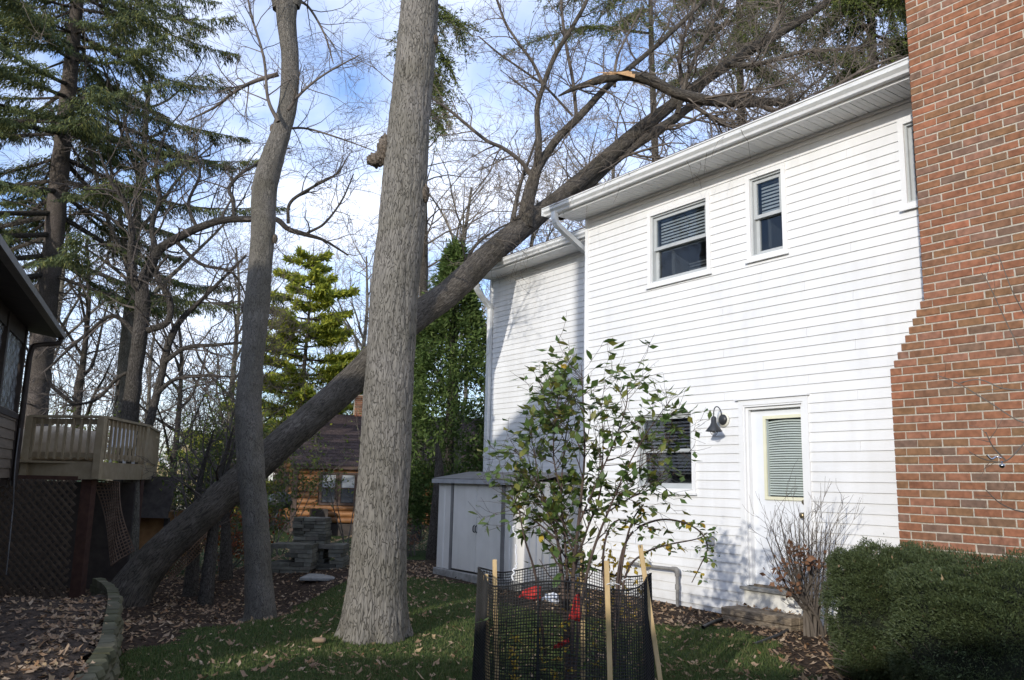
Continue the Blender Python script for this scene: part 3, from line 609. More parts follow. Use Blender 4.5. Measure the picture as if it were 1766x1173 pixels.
for pts, nm in (([(-7.95, .43, 7.52, .022), (-7.5, .425, 7.5, .022), (-7.16, .43, 7.5, .022)], 'pipe_run'), ([(-7.11, .39, 7.5, .019), (-7.11, .1, 7.5, .019), (-7.11, -.1, 7.5, .019)], 'pipe_riser')):
    V, F, U = tube(np.array([(*H(a_, b_, c_), d_) for a_, b_, c_, d_ in pts]), 12); mk(nm, V, F, GALV, pp, smooth=True)
V, F, U = tube(catmull([(*H(-7.19, .43, 7.5), .029), (*H(-7.13, .43, 7.5), .031), (*H(-7.11, .41, 7.5), .031), (*H(-7.11, .35, 7.5), .028)], 4), 12); mk('elbow', V, F, GALV, pp, smooth=True)
V, F, U = tube(np.array([(*H(-7.11, .26, 7.5), .027), (*H(-7.11, .2, 7.5), .027)]), 12); mk('coupling', V, F, GALV, pp, smooth=True)
lathe([(0, 0), (.05, .0), (.055, .05), (.04, .1), (0, .11)], H(-7.62, .46, 7.5), OUT, 14, 'gas_regulator', M('cream_meter', (.55, .52, .42), (.62, .6, .5)), pp)

# chimney ----------------------------------------------------------------
CH = .0677; CD = 6.71
def cleft(i): # left edge by course
    z = i * CH
    if z < 2.40: return -3.87
    return min(-3.54, -3.87 + .037 * (int((z - 2.40) / CH) + 1))
UR = -1.9; NC = 118
chim = thing('chimney', H(-3.0, 0, 6.9), 'tall stepped red brick chimney built against the white siding at the right', 'chimney')
core = MB()
i0 = 0
while i0 < NC:
    j = i0
    while j < NC and cleft(j) == cleft(i0): j += 1
    core.hbox(cleft(i0) + .006, UR - .006, i0 * CH - .05 * (i0 == 0), j * CH, CD + .006, 7.56 if j * CH < 5.2 else 7.56); i0 = j
core.build('mortar', MORTAR, chim)
bm_cache = {}
def brick_mesh(w_):
    key = round(w_, 2); var = random.randrange(4); kk = (key, var)
    if kk not in bm_cache:
        g = np.random.default_rng(hash(kk) % 1000 if False else int(key * 1000) + var); h_ = .0575; dp = .09; j = lambda s_=.0016: g.uniform(-s_, s_)
        P = []
        ch_ = .004
        for uu, zz in ((0, 0), (w_, 0), (w_, h_), (0, h_)):
            P.append(EU * (uu + j()) + np.array([0, 0, zz + j()]) + NV * dp)
        for uu, zz in ((0, 0), (w_, 0), (w_, h_), (0, h_)):
            P.append(EU * (uu + j()) + np.array([0, 0, zz + j()]) + NV * (ch_ + abs(j(.001))))
        for uu, zz in ((ch_, ch_), (w_ - ch_, ch_), (w_ - ch_, h_ - ch_), (ch_, h_ - ch_)):
            P.append(EU * (uu + j()) + np.array([0, 0, zz + j()]) + NV * j(.0012))
        F = [(8, 9, 10, 11)] + [(a_ + 4, (a_ + 1) % 4 + 4, (a_ + 1) % 4 + 8, a_ + 8) for a_ in range(4)] + [(a_, (a_ + 1) % 4, (a_ + 1) % 4 + 4, a_ + 4) for a_ in range(4)]
        bm_cache[kk] = meshdata('brick', P, F, BRICK)
    return bm_cache[kk]
BL = []
for i in range(NC):
    u = cleft(i); z = i * CH + .005; first = True
    off = (i % 2 == 0)
    while u < UR - .02:
        w_ = (.097 if (first and not off) else .197) * 1.0; e = min(u + w_ + random.uniform(-.004, .004), UR)
        w2 = e - u
        if w2 > .03: BL.append((u, z, w2, i))
        u = e + .0105; first = False
scored = []
for q in BL:
    c = H(q[0] + q[2] / 2, q[1] + .03, CD); X_, Y_, dd = proj(c); vis = (-8 < X_ < 1774 and -8 < Y_ < 935)
    scored.append((0 if vis else 1, dd, q))
scored.sort(key=lambda s_: (s_[0], s_[1]))
rest = MB()
for n_, (v_, dd, q) in enumerate(scored):
    me = brick_mesh(q[2]); loc = H(q[0], q[1], CD + random.uniform(-.002, .002))
    if n_ < 300:
        o = bpy.data.objects.new('brick', me); COL.objects.link(o); o.parent = chim; o.matrix_parent_inverse = Matrix.Translation(-chim.location); o.location = loc
    else: rest.add([np.array(v.co) + loc for v in me.vertices], [tuple(p.vertices) for p in me.polygons])
side = rest
for i in range(NC):   # left return of the chimney
    t0 = CD + .1 if i % 2 else CD + .2 - .1; z = i * CH + .005; D0 = CD + (.105 if i % 2 else .2); uu = cleft(i); D1 = 7.56
    if not i % 2 : rest.hbox(uu, uu + .09, z, z + .0575, CD + .095, CD + .19)
    while D0 < D1 - .03:
        e = min(D0 + .197, D1); rest.hbox(uu, uu + .09, z, z + .0575, D0 + .003, e); D0 = e + .01
rest.build('brickwork', BRICK, chim, kind='stuff')

# ================================================================== SHED
shed = thing('garden_shed', H(-10.3, 0, 6.9), 'low grey metal garden shed with double doors in front of the white wing', 'shed')
def ribbed(u0, u1, z0, z1, D, n, name, par=shed, mat=SHEDM, lab=None):
    V = []; F = []
    us = []; 
    for i in range(n):
        a = u0 + (u1 - u0) * i / n; w_ = (u1 - u0) / n
        us += [(a, 0), (a + w_ * .6, 0), (a + w_ * .68, -.012), (a + w_ * .92, -.012)]
    us.append((u1, 0)); m = len(us)
    for u, o_ in us: V += [H(u, z0, D + o_), H(u, z1, D + o_)]
    for i in range(m - 1): F.append((2 * i, 2 * i + 2, 2 * i + 3, 2 * i + 1))
    return mk(name, V, F, mat, par)
SD = 6.72
ribbed(-11.38, -10.98, .1, 1.40, SD, 2, 'wall_panel'); ribbed(-9.60, -9.10, .1, 1.40, SD, 3, 'wall_panel')
MB().hbox(-10.99, -10.93, .1, 1.38, SD - .02, SD + .02).build('door_post', SHEDT, shed); MB().hbox(-9.64, -9.57, .1, 1.38, SD - .02, SD + .02).build('door_post', SHEDT, shed)
for a, b_ in ((-10.92, -10.285), (-10.275, -9.65)):
    dd = MB().hbox(a, b_, .12, 1.37, SD - .012, SD + .01).go('shed_door', SHEDM, shed, .006)
    s_ = 1 if a < -10.5 else -1; hu = -10.28 - s_ * .03
    V, F, U = tube(catmull([(*H(hu, .68, SD - .014), .008), (*H(hu, .70, SD - .04), .008), (*H(hu, .76, SD - .04), .008), (*H(hu, .78, SD - .014), .008)], 3), 6); mk('handle', V, F, BLACKM, dd)
# side walls and roof
V = []; F = []
for k_, u in ((0, -9.10), (1, -11.38)):
    pts = []
    n = 10
    for i in range(n):
        a = SD + 1.15 * i / n; w_ = 1.15 / n; pts += [(a, 0), (a + w_ * .6, 0), (a + w_ * .68, .012), (a + w_ * .92, .012)]
    pts.append((SD + 1.15, 0)); V = []; F = []
    for D_q, o_ in pts: V += [H(u + (o_ if k_ == 0 else -o_), .1, D_q), H(u + (o_ if k_ == 0 else -o_), 1.42, D_q)]
    for i in range(len(pts) - 1): F.append((2 * i, 2 * i + 2, 2 * i + 3, 2 * i + 1))
    mk('side_panel', V, F, SHEDM, shed)
MB().hbox(-11.38, -9.1, .1, 1.42, SD + 1.13, SD + 1.15).build('back_panel', SHEDM, shed)
MB().box8([H(-11.46, 1.405, SD - .07), H(-9.0, 1.405, SD - .07), H(-9.0, 1.52, SD + .6), H(-11.46, 1.52, SD + .6), H(-11.46, 1.445, SD - .07), H(-9.0, 1.445, SD - .07), H(-9.0, 1.56, SD + .6), H(-11.46, 1.56, SD + .6)]).box8([H(-11.46, 1.52, SD + .602), H(-9.0, 1.52, SD + .602), H(-9.0, 1.41, SD + 1.22), H(-11.46, 1.41, SD + 1.22), H(-11.46, 1.56, SD + .602), H(-9.0, 1.56, SD + .602), H(-9.0, 1.45, SD + 1.22), H(-11.46, 1.45, SD + 1.22)]).build('shed_roof', SHEDT, shed)
MB().hbox(-11.47, -8.99, 1.37, 1.43, SD - .085, SD - .072).build('roof_trim', M('shed_edge', (.3, .3, .3), (.42, .42, .42)), shed)
MB().hbox(-11.42, -9.05, -.12, .095, SD - .04, SD + 1.17).go('slab_base', CONC, shed, .01)

# ================================================================== TREES
def tree_root(name, base, label, cat='tree', group=None): return thing(name, base, label, cat, group)
def solid(P, k, name, mat, root, noise=None, **kw):
    V, F, U = tube(P, k, noise); return mk(name, V, F, mat, root, smooth=True, uv=U, **kw)
def twigs(polys, name, mat, root, k=3, kind='stuff'):
    V, F, U = tubes(polys, k); return mk(name, V, F, mat, root, kind=kind, uv=U, smooth=True)

# --- the big foreground trunk
Yb = 7.9
P = px([(642, 1125, 134), (644, 1100, 116), (646, 1060, 106), (650, 1000, 95), (655, 900, 88), (663, 800, 86), (668, 700, 84), (675, 600, 82.5), (681, 500, 82), (692, 400, 81), (697, 330, 80), (706, 200, 73), (716, 100, 71), (725, 0, 69), (733, -120, 66), (744, -300, 60), (750, -500, 52)], Yb, 8)
big = tree_root('tree', P[0][:3] * [1, 1, 0], 'big straight grey trunk with deeply furrowed bark in the middle of the lawn')
Pb = resamp(P, .018)
_r1, _r2, _r3 = vnoise(3, (26, 46), (3.2, 7), (.7, .35)), vnoise(4, (90,), (22,), (.012,)), vnoise(6, (7, 4), (1.3, .7), (.02, .03))
def ridge(ln, k):
    a = np.abs(_r1(ln, k) - 1); rd = 1 - np.clip(a / .30, 0, 1); th = np.arange(k) / k * 2 * math.pi; h = ln[:, None]
    roots = np.exp(-np.clip(h - .15, 0, 9) / .16) * (.07 * np.cos(5 * th + .6)[None] + .04 * np.cos(3 * th + 2)[None] + .05 * np.cos(9 * th)[None])
    return _r3(ln, k) + (_r2(ln, k) - 1) - .038 * rd ** 1.5 + .012 + roots
solid(Pb, 200, 'trunk', BARK_BIG, big, ridge)
def knob(pos, r, name, mat, root, seed=0, sc=(1, 1, 1)):
    g = np.random.default_rng(seed); n, m = 20, 28; V = []; F = []
    off = g.uniform(0, 9, 3)
    for i in range(n + 1):
        a = math.pi * i / n
        for j in range(m):
            t = 2 * math.pi * j / m; v = np.array([math.sin(a) * math.cos(t), math.sin(a) * math.sin(t), math.cos(a)])
            e = 1 + .13 * math.sin(v[0] * 7 + off[0]) * math.sin(v[1] * 6 + off[1]) + .09 * math.sin(v[2] * 13 + off[2] + v[0] * 9) + .05 * math.sin(v[1] * 23 + v[2] * 19)
            V.append(np.array(pos) + v * r * e * np.array(sc))
    for i in range(n):
        for j in range(m): F.append((i * m + j, (i + 1) * m + j, (i + 1) * m + (j + 1) % m, i * m + (j + 1) % m))
    return mk(name, V, F, mat, root, smooth=True)
BURL = M('burl_bark', (.05, .04, .03), (.22, .18, .14), 34, .95, 1, 70, bdist=.02)
knob(at(649, 276, Yb), .085, 'burl', BURL, big, 1, (1.15, .9, .85)); knob(at(663, 258, Yb), .10, 'burl', BURL, big, 2, (.7, 1, 1.5))
knob(at(731, 335, Yb - .05), .085, 'burl', BURL, big, 3, (.6, .8, 1.3)); knob(at(748, 70, Yb - .02), .07, 'burl', BURL, big, 4, (.7, .8, 1.0))

# --- the curved trunk on the left
Yl = 10.5
P = px([(445, 1080, 74), (448, 1063, 56), (446, 1000, 45), (441, 900, 42), (432, 800, 45), (429, 700, 43), (437, 600, 40), (442, 540, 44), (448, 480, 41), (454, 400, 41), (456, 330, 44), (466, 285, 42), (484, 230, 36), (498, 170, 33), (500, 100, 33), (495, 40, 36), (494, 0, 44)], Yl, 7)
lt = tree_root('tree', P[0][:3] * [1, 1, 0], 'slim grey trunk with crooked bends standing left of the big trunk')
_p1, _p3 = vnoise(23, (16, 30), (4, 9), (.7, .35)), vnoise(5, (20, 9, 5), (9, 4, 1.5), (.02, .035, .05))
solid(resamp(P, .025), 80, 'trunk', BARK_MID, lt, lambda ln, k: _p3(ln, k) - .04 * (1 - np.clip(np.abs(_p1(ln, k) - 1) / .3, 0, 1)) ** 1.5 + .012)
limbs = [px([(484, 15, 30), (474, -40, 24), (455, -140, 18), (430, -260, 12)], Yl, 5), px([(505, 10, 28), (522, -40, 22), (548, -150, 16), (560, -260, 10)], Yl, 5),
         px([(480, 128, 9), (440, 140, 7.5), (405, 158, 6), (370, 185, 4.5), (320, 210, 2.5)], Yl + .6, 5), px([(497, 190, 7), (520, 160, 5), (560, 128, 3.8), (620, 95, 2)], Yl - .5, 5),
         px([(480, 210, 8), (462, 170, 6), (455, 100, 5), (432, 20, 4), (420, -60, 3)], Yl - .3, 5), px([(500, 0, 8), (530, 10, 5), (560, 60, 3.5), (575, 110, 2)], Yl + .3, 5),
         px([(492, 222, 5), (530, 222, 4), (590, 240, 3), (650, 262, 1.5)], Yl + .3, 5)]
tw = []
g = np.random.default_rng(11)
for i, q in enumerate(limbs):
    solid(q, 10, 'limb', BARK_MID if i < 2 else TWIG, lt)
    sprout(q, 14 if i > 1 else 10, .85, g, 3, .55, .5, .1, 4, .16, (0, 0, .03), .0022, tw)
twigs(tw, 'twigs', TWIG, lt)
for (x_, y_, r_, s_) in ((474, 412, .05, 5), (420, 530, .05, 6), (437, 325, .045, 7), (470, 222, .05, 8)): knob(at(x_, y_, Yl - .03), r_, 'knot', BARK_MID if False else BURL, lt, s_, (.7, .8, 1.2))

# --- the fallen tree leaning on the roof
LT = [(200, 1070, 104, 11.9), (225, 1022, 92, 11.9), (246, 990, 80, 11.95), (280, 950, 70, 12.05), (332, 903, 67, 12.2), (402, 840, 66, 12.5), (500, 752, 66, 12.9), (600, 665, 64, 13.4), (700, 562, 63, 14.0), (780, 500, 60, 14.5), (840, 442, 55, 15.0), (885, 405, 52, 15.4), (915, 382, 48, 15.7), (960, 345, 39, 16.1), (1020, 295, 36, 16.6), (1090, 235, 34, 17.2), (1140, 195, 30, 17.6), (1200, 150, 26, 18.1), (1280, 95, 24, 18.7), (1380, 35, 20, 19.3), (1460, -20, 17, 20), (1560, -90, 12, 20.8)]
P = px([(a_, b_, c_ * .78, d_) for a_, b_, c_, d_ in LT], None, 7)
fl = tree_root('fallen_tree', gp(225, 1015), 'uprooted tree leaning from the left across the yard onto the roof of the white house')
_q1, _q3 = vnoise(13, (20, 36), (3.0, 7), (.7, .35)), vnoise(9, (24, 6, 3), (8, 2.4, .8), (.015, .04, .05))
solid(resamp(P, .03), 84, 'trunk', BARK_LEAN, fl, lambda ln, k: _q3(ln, k) - .035 * (1 - np.clip(np.abs(_q1(ln, k) - 1) / .3, 0, 1)) ** 1.5 + .01)
FLL = [
 [(905, 392, 30, 15.5), (910, 350, 26, 15.5), (918, 318, 22, 15.6), (926, 292, 18, 15.6), (945, 262, 16, 15.7), (965, 235, 15, 15.8), (1000, 200, 14, 15.9), (1045, 152, 12, 16.1), (1085, 118, 10, 16.3), (1140, 72, 9, 16.6), (1200, 15, 8, 17), (1250, -40, 6, 17.2)],
 [(924, 296, 13, 15.6), (929, 250, 12, 15.5), (926, 190, 10, 15.4), (935, 155, 9.5, 15.3), (955, 100, 9, 15.2), (985, 50, 8, 15.1), (1012, 0, 7, 15), (1030, -60, 5, 15)],
 [(917, 305, 9, 15.6), (898, 278, 8, 15.4), (868, 256, 7, 15.2), (840, 243, 6.5, 15), (805, 215, 6, 14.8), (775, 190, 5, 14.6), (745, 170, 4, 14.4)],
 [(994, 200, 7, 15.9), (988, 140, 6.5, 15.8), (975, 70, 6, 15.7), (968, 0, 5.5, 15.6), (972, -60, 4, 15.6)],
 [(938, 150, 7, 15.3), (920, 110, 6, 15.2), (895, 75, 5, 15), (872, 40, 4.5, 14.9), (855, -5, 4, 14.8)],
 [(988, 200, 5, 15.9), (960, 170, 4.5, 15.7), (935, 145, 4.5, 15.6), (900, 120, 4, 15.4), (860, 92, 3.5, 15.2), (825, 62, 2.5, 15)],
 [(965, 372, 22, 16.2), (1010, 325, 19, 16.6), (1060, 275, 20, 17), (1110, 240, 19, 17.3), (1160, 208, 17, 17.6), (1200, 180, 14, 18), (1270, 165, 12, 18.3), (1340, 180, 9, 18.5)],
 [(963, 166, 3, 15.6), (985, 155, 8, 15.6), (1010, 146, 12, 15.7), (1045, 135, 17, 15.7), (1085, 131, 18, 15.8), (1125, 140, 20, 15.9), (1165, 160, 20, 16), (1215, 172, 20, 16.2), (1270, 178, 18, 16.4), (1340, 176, 15, 16.7), (1400, 186, 11, 17)],
 [(1168, 196, 10, 17.5), (1190, 120, 8, 17.3), (1225, 50, 7, 17.1), (1260, -20, 5, 17)],
 [(1180, 168, 9, 17.8), (1172, 90, 7, 17.7), (1195, 20, 6, 17.6), (1200, -40, 5, 17.6)],
 [(1250, 112, 10, 18.4), (1310, 110, 9, 18.2), (1380, 90, 7, 18), (1450, 85, 5, 17.8), (1530, 75, 3, 17.6)],
 [(1330, 62, 9, 19), (1345, 20, 7, 19), (1330, -40, 5, 19)],
 [(1290, 176, 9, 16.6), (1350, 190, 8, 16.4), (1420, 160, 7, 16.3), (1490, 120, 5, 16.2), (1550, 95, 3, 16.1)],
 [(1200, 185, 8, 16.2), (1250, 215, 7, 16.4), (1300, 222, 5, 16.6)],
 [(1060, 150, 6, 15.8), (1062, 110, 5, 15.8), (1075, 75, 4, 15.8), (1110, 10, 3, 15.8)],
 [(880, 408, 12, 15.3), (890, 350, 8, 15.5), (900, 310, 6, 15.8), (925, 240, 4, 16)],
 [(800, 470, 10, 14.8), (815, 430, 6, 15), (850, 400, 4, 15.2), (900, 375, 3, 15.4)],
]
g = np.random.default_rng(21); tw = []
for i, q in enumerate(FLL):
    Q = px(q, None, 5); solid(resamp(Q, .05), 14, 'limb', BARK_LEAN if q[0][2] > 9 or i == 7 else TWIG, fl, vnoise(30 + i, (8, 5), (6, 2), (.05, .06)), label='torn limb ending in raw orange splintered wood' if i == 7 else None)
    far = i in (6, 7, 8, 9, 10, 11, 12, 13)
    sprout(Q, 24 if far else 13, 1.5 if far else 1.0, g, 3, .6, .5, .12, 5, .2, (0, 0, .01), .0034, tw)
sprout(P[int(len(P) * .6):], 90, 1.7, g, 3, .55, .12, .05, 4, .2, (0, 0, .03), .003, tw)
twigs(tw, 'twigs', TWIG, fl)
# splintered wood
sp = MB()
for a_, b_, w_, z_ in (((1022, 125), (1090, 127), .045, 0), ((1035, 130), (1085, 124), .03, .02), ((1048, 123), (1095, 131), .04, .03), ((1012, 141), (1040, 133), .02, 0)):
    A_ = at(*a_, 15.62 - z_); B_ = at(*b_, 15.66 - z_); t_ = (B_ - A_); u_ = np.cross(t_, [0, 1, 0]); u_ /= np.linalg.norm(u_)
    sp.add([A_, B_ + u_ * w_, B_ - u_ * w_, B_ + np.array([0, .08, 0])], [(0, 1, 2), (0, 2, 3), (0, 3, 1), (1, 3, 2)])
sp.build('splintered_wood', BROKEN, fl)

# --- generic bare trees
def bare_tree(base, h, r, seed, label, lean=(0, 0), nl=9, mat=BARK_DARK, tm=TWIG, group=None, fork=.35, tn=4, name='bare_tree', rm=.006):
    g = np.random.default_rng(seed); root = tree_root(name, base, label, 'tree', group)
    n = 10; P = [(*base, r * 1.25)]; p = np.array(base, float); d = np.array([lean[0], lean[1], 1.]); d /= np.linalg.norm(d)
    for i in range(1, n + 1):
        d = d + g.normal(0, .05, 3); d /= np.linalg.norm(d); p = p + d * h * .8 / n; P.append((*p, r * (1 - .8 * i / n)))
    P = catmull(P, 3); solid(P, 12, 'trunk', mat, root); tw = []
    for k_ in range(nl):
        t = fork + (1 - fork) * (k_ + g.uniform(0, .8)) / nl; i = min(int(t * (len(P) - 1)), len(P) - 2); a = g.uniform(0, 2 * math.pi) + k_ * 2.4
        dd = (math.cos(a) * .8, math.sin(a) * .8, g.uniform(.55, 1.1)); L_ = h * g.uniform(.28, .42) * (1.15 - t * .5)
        Q = wander(P[i, :3], dd, L_, P[i, 3] * .6, .008, 8, g, .12, (0, 0, .05)); solid(Q, 6, 'limb', mat, root)
        sprout(Q, 7, L_ * .5, g, 3, .55, .55, .15, tn, .2, (0, 0, .05), rm, tw)
    sprout(P, 8, h * .2, g, 3, .55, .5, .4, tn, .2, (0, 0, .06), rm, tw)
    twigs(tw, 'twigs', tm, root); return root
def copy_tree(r, loc, rz, sc, label):
    c = r.copy(); COL.objects.link(c); c.location = loc; c.rotation_euler = (0, 0, rz); c.scale = (sc,) * 3; c['label'] = label
    for ch in r.children:
        d = ch.copy(); COL.objects.link(d); mi = ch.matrix_parent_inverse.copy(); d.parent = c; d.matrix_parent_inverse = mi
    return c
GB = 'bare trees beyond the yard'
def gnd_pt(xp, Y): q = at(xp, 832, Y); return np.array([q[0], Y, float(ground_z(q[0], Y))])
A = bare_tree(gnd_pt(792, 24), 12.5, .17, 41, 'bare forked tree rising just right of the big trunk, behind the leaning trunk', nl=10, mat=BARK_PALE, tm=TWIGL, group=GB, fork=.28, tn=5)
B = bare_tree(gnd_pt(197, 20), 15, .2, 42, 'straight pale trunk behind the left part of the deck', nl=9, mat=BARK_PALE, tm=TWIG, group=GB, fork=.45, tn=4)
C_ = bare_tree(gnd_pt(300, 27), 9.5, .14, 43, 'small bare tree far behind the deck corner', nl=11, mat=BARK_DARK, tm=TWIGD, group=GB, fork=.2, tn=5)
D__ = bare_tree(gnd_pt(590, 42), 17, .22, 44, 'tall pale bare tree just left of the big trunk, behind the yellow pine', nl=11, mat=BARK_PALE, tm=TWIGL, group=GB, fork=.3, tn=4, rm=.009)
spots = [(A, 860, 30, 1.0, 1.2, 'bare tree right of the forked tree, behind the limbs of the fallen tree'), (A, 940, 34, 2.4, 1.25, 'bare tree whose crown shows just above the near end of the wing roof'), (D__, 380, 36, 1.3, .9, 'bare tree seen between the deck and the crooked trunk'),
         (D__, 730, 46, 2.2, .95, 'far bare tree showing right behind the big trunk'), (C_, 120, 24, .6, 1.15, 'bare tree behind the deck railing beside the big spruce trunk'), (C_, 395, 30, 2.9, 1.0, 'small bare tree just left of the crooked trunk'),
         (B, 20, 30, 1.9, 1.0, 'bare tree behind the brown house roof'), (D__, 255, 48, 4.0, .85, 'far bare tree over the playhouse roof'), (A, 555, 38, 3.3, .9, 'bare tree behind the log cabin roof'), (C_, 660, 34, 4.2, 1.1, 'bare tree behind the log cabin chimney'),
         (A, 1120, 26, 5.1, 1.25, 'bare tree crown behind the middle of the main roof'), (D__, 1290, 30, .9, .95, 'bare tree crown behind the main roof between two upper windows'), (A, 1440, 24, 3.9, 1.2, 'bare tree crown close left of the brick chimney'), (D__, 1010, 44, 5.4, .95, 'far bare tree above the main gutter end')]
for r, xp, Yq, rz, sc, lb in spots:
    q = gnd_pt(xp, Yq); copy_tree(r, q, rz, sc, lb)
# tall spindly background thicket far off
gg = np.random.default_rng(77); tw = []
for i in range(240):
    xq = gg.uniform(-28, 5); yq = gg.uniform(37, 60); hh = gg.uniform(3.5, 9.5)
    if -11 < xq < 3 and yq < 40: continue
    tw.append(wander((xq, yq, -.3), (gg.normal(0, .12), 0, 1), hh, .05, .012, 6, gg, .06)); sprout(tw[-1], 10, 1.7, gg, 2, .5, .5, .15, 4, .2, (0, 0, .08), .012, tw)
o = twigs(tw, 'far_thicket', TWIG, None); tag(o, 'grey brown mass of far bare saplings and brush along the back of the gardens', 'thicket')

# --- dark crooked tree left of centre
dk = tree_root('tree', gnd_pt(222, 15.5), 'dark spreading tree with crooked limbs behind the right end of the deck')
Yk = 15.5
DK = [
 [(222, 900, 32), (222, 800, 30), (224, 730, 29), (232, 650, 27), (241, 580, 26), (246, 520, 25), (245, 490, 22), (258, 462, 19), (275, 430, 17), (310, 408, 15), (345, 392, 14), (385, 380, 12), (430, 378, 11), (475, 378, 10), (497, 395, 9), (530, 405, 8), (560, 415, 5), (600, 440, 3)],
 [(250, 760, 16), (268, 690, 14), (280, 640, 13), (292, 590, 12), (312, 552, 11), (345, 520, 8), (380, 485, 6), (425, 440, 4)],
 [(246, 515, 16), (232, 480, 12), (225, 440, 11), (228, 395, 10), (215, 350, 8), (190, 310, 6), (170, 260, 4)],
 [(252, 480, 13), (266, 430, 11), (262, 390, 9), (275, 340, 8), (268, 290, 6), (285, 230, 4)],
 [(404, 378, 8), (402, 345, 8), (395, 325, 7), (415, 300, 6), (440, 285, 5), (470, 262, 4), (500, 255, 2.5)],
 [(240, 590, 12), (220, 560, 9), (190, 545, 7), (150, 575, 6), (110, 610, 5), (80, 640, 3)],
 [(283, 625, 9), (320, 600, 8), (370, 595, 6), (430, 590, 4)],
 [(270, 680, 9), (300, 655, 7), (345, 648, 5), (400, 650, 3)],
 [(255, 570, 12), (290, 555, 11), (292, 515, 12), (278, 492, 9), (268, 470, 6), (290, 440, 4)],
 [(497, 385, 7), (500, 350, 6), (535, 325, 5), (580, 300, 3.5), (600, 270, 2)],
 [(340, 395, 7), (325, 350, 6), (345, 300, 5), (335, 255, 3)],
 [(530, 402, 5), (560, 385, 4.5), (590, 345, 3.5), (610, 300, 2)],
 [(236, 640, 9), (205, 650, 7), (165, 690, 5), (110, 700, 3)],
 [(300, 412, 7), (345, 455, 6), (400, 470, 4), (430, 520, 3)],
]
g = np.random.default_rng(31); tw = []
for i, q in enumerate(DK):
    Q = px([(a_, b_, c_, Yk + .5 * math.sin(i * 2.1) * (j / len(q))) for j, (a_, b_, c_) in enumerate(q)], None, 5)
    solid(resamp(Q, .06), 20 if i == 0 else 10, 'trunk' if i == 0 else 'limb', BARK_DARK, dk, vnoise(50 + i, (8, 5), (5, 1.5), (.06, .08)))
    sprout(Q, 18 if i == 0 else 12, 1.25, g, 3, .55, .5, .25, 4, .32, (0, 0, .03), .0035, tw)
twigs(tw, 'twigs', TWIGD, dk)

# --- big spruce at the left
def spruce():
    g = np.random.default_rng(51); Ys = 17.5
    P = px([(48, 900, 46), (55, 800, 42), (64, 680, 40), (78, 540, 38), (90, 440, 34), (100, 330, 31), (112, 210, 28), (126, 80, 24), (138, -60, 20), (150, -260, 12), (158, -430, 4)], Ys, 6)
    root = tree_root('spruce_tree', P[0][:3], 'tall dark spruce with drooping boughs filling the top left corner')
    solid(resamp(P, .08), 24, 'trunk', bark('spruce_bark', (.2, .17, .15), (.07, .058, .05), 60, .5, .008), root, vnoise(8, (12, 6), (6, 2), (.05, .05)))
    Ps = []; Ds = []; Ws = []; Ls = []; Wd = []; boughs = []
    zs = np.linspace(P[:, 2].min() + 5.3, P[:, 2].max() - .3, 30)
    for wi, z in enumerate(zs):
        f = wi / len(zs); i = int(np.argmin(abs(P[:, 2] - z))); c = P[i, :3]
        nb = 6 if f < .8 else 5; Lm = 4.6 * (1 - f) ** .7 + .4
        for b_ in range(nb):
            if g.uniform() < (.30 if f < .6 else .15): continue
            a = b_ * 2 * math.pi / nb + wi * 1.1 + g.uniform(-.35, .35); L_ = Lm * g.uniform(.65, 1.15)
            m = 12; pts = []
            for k_ in range(m + 1):
                t = k_ / m; dz = -.10 * L_ * math.sin(t * math.pi * .75) * (1.3 - f) + .10 * L_ * max(0, t - .55) - (.05 * L_ * t)
                aa = a + .08 * math.sin(t * 5 + b_); pts.append((c[0] + math.cos(aa) * L_ * t, c[1] + math.sin(aa) * L_ * t, c[2] + dz, max(.006, .05 * (1 - t) * (L_ / 4))))
            Q = np.array(pts); boughs.append(Q); rad = np.array([math.cos(a), math.sin(a), 0]); sd = np.array([-math.sin(a), math.cos(a), 0])
            n_s = int(L_ * 30)
            for k_ in range(n_s):
                t = g.uniform(.14, 1) ** .8; s_ = g.choice([-1, 1]); ln = (.85 * (1 - t) + .22) * g.uniform(.4, 1.1) * min(1, L_ / 2.5)
                ii = t * m; i0 = min(int(ii), m - 1); q = Q[i0, :3] + (Q[i0 + 1, :3] - Q[i0, :3]) * (ii - i0)
                d = rad * .6 + sd * s_ * .8; d /= np.linalg.norm(d); nn = max(4, int(ln * 17))
                u = np.linspace(0, 1, nn); hang = -.22 * ln * u ** 1.4 - g.uniform(0, .25) * u * ln
                B_ = q[None] + d[None] * (u * ln)[:, None]; B_[:, 2] += hang
                for rep in range(3):
                    Ps.append(B_ + g.normal(0, .018, (nn, 3))); dd = np.tile(d * .55, (nn, 1)) + g.normal(0, .38, (nn, 3)); dd[:, 2] -= .75; Ds.append(dd); Ws.append(rdir(nn, g)); Ls.append(g.uniform(.07, .17, nn)); Wd.append(g.uniform(.014, .028, nn))
    V, F = rhombs(np.vstack(Ps), np.vstack(Ds), np.vstack(Ws), np.concatenate(Ls), np.concatenate(Wd)); print('spruce', len(F))
    mk('needles', V, F, SPRUCE, root, kind='stuff')
    twigs(boughs, 'boughs', BARK_DARK, root, 5)
    dead = []
    for k_ in range(26):
        t = g.uniform(.18, .55); i = int(t * (len(P) - 1)); a = g.uniform(0, 6.28); dead.append(wander(P[i, :3], (math.cos(a), math.sin(a), .1), g.uniform(.6, 2.2), .022, .004, 6, g, .12, (0, 0, -.04)))
        sprout(dead[-1], 4, .5, g, 2, .5, .5, .2, 3, .25, (0, 0, 0), .004, dead)
    twigs(dead, 'dead_branches', TWIGD, root, 3); return root
spruce()

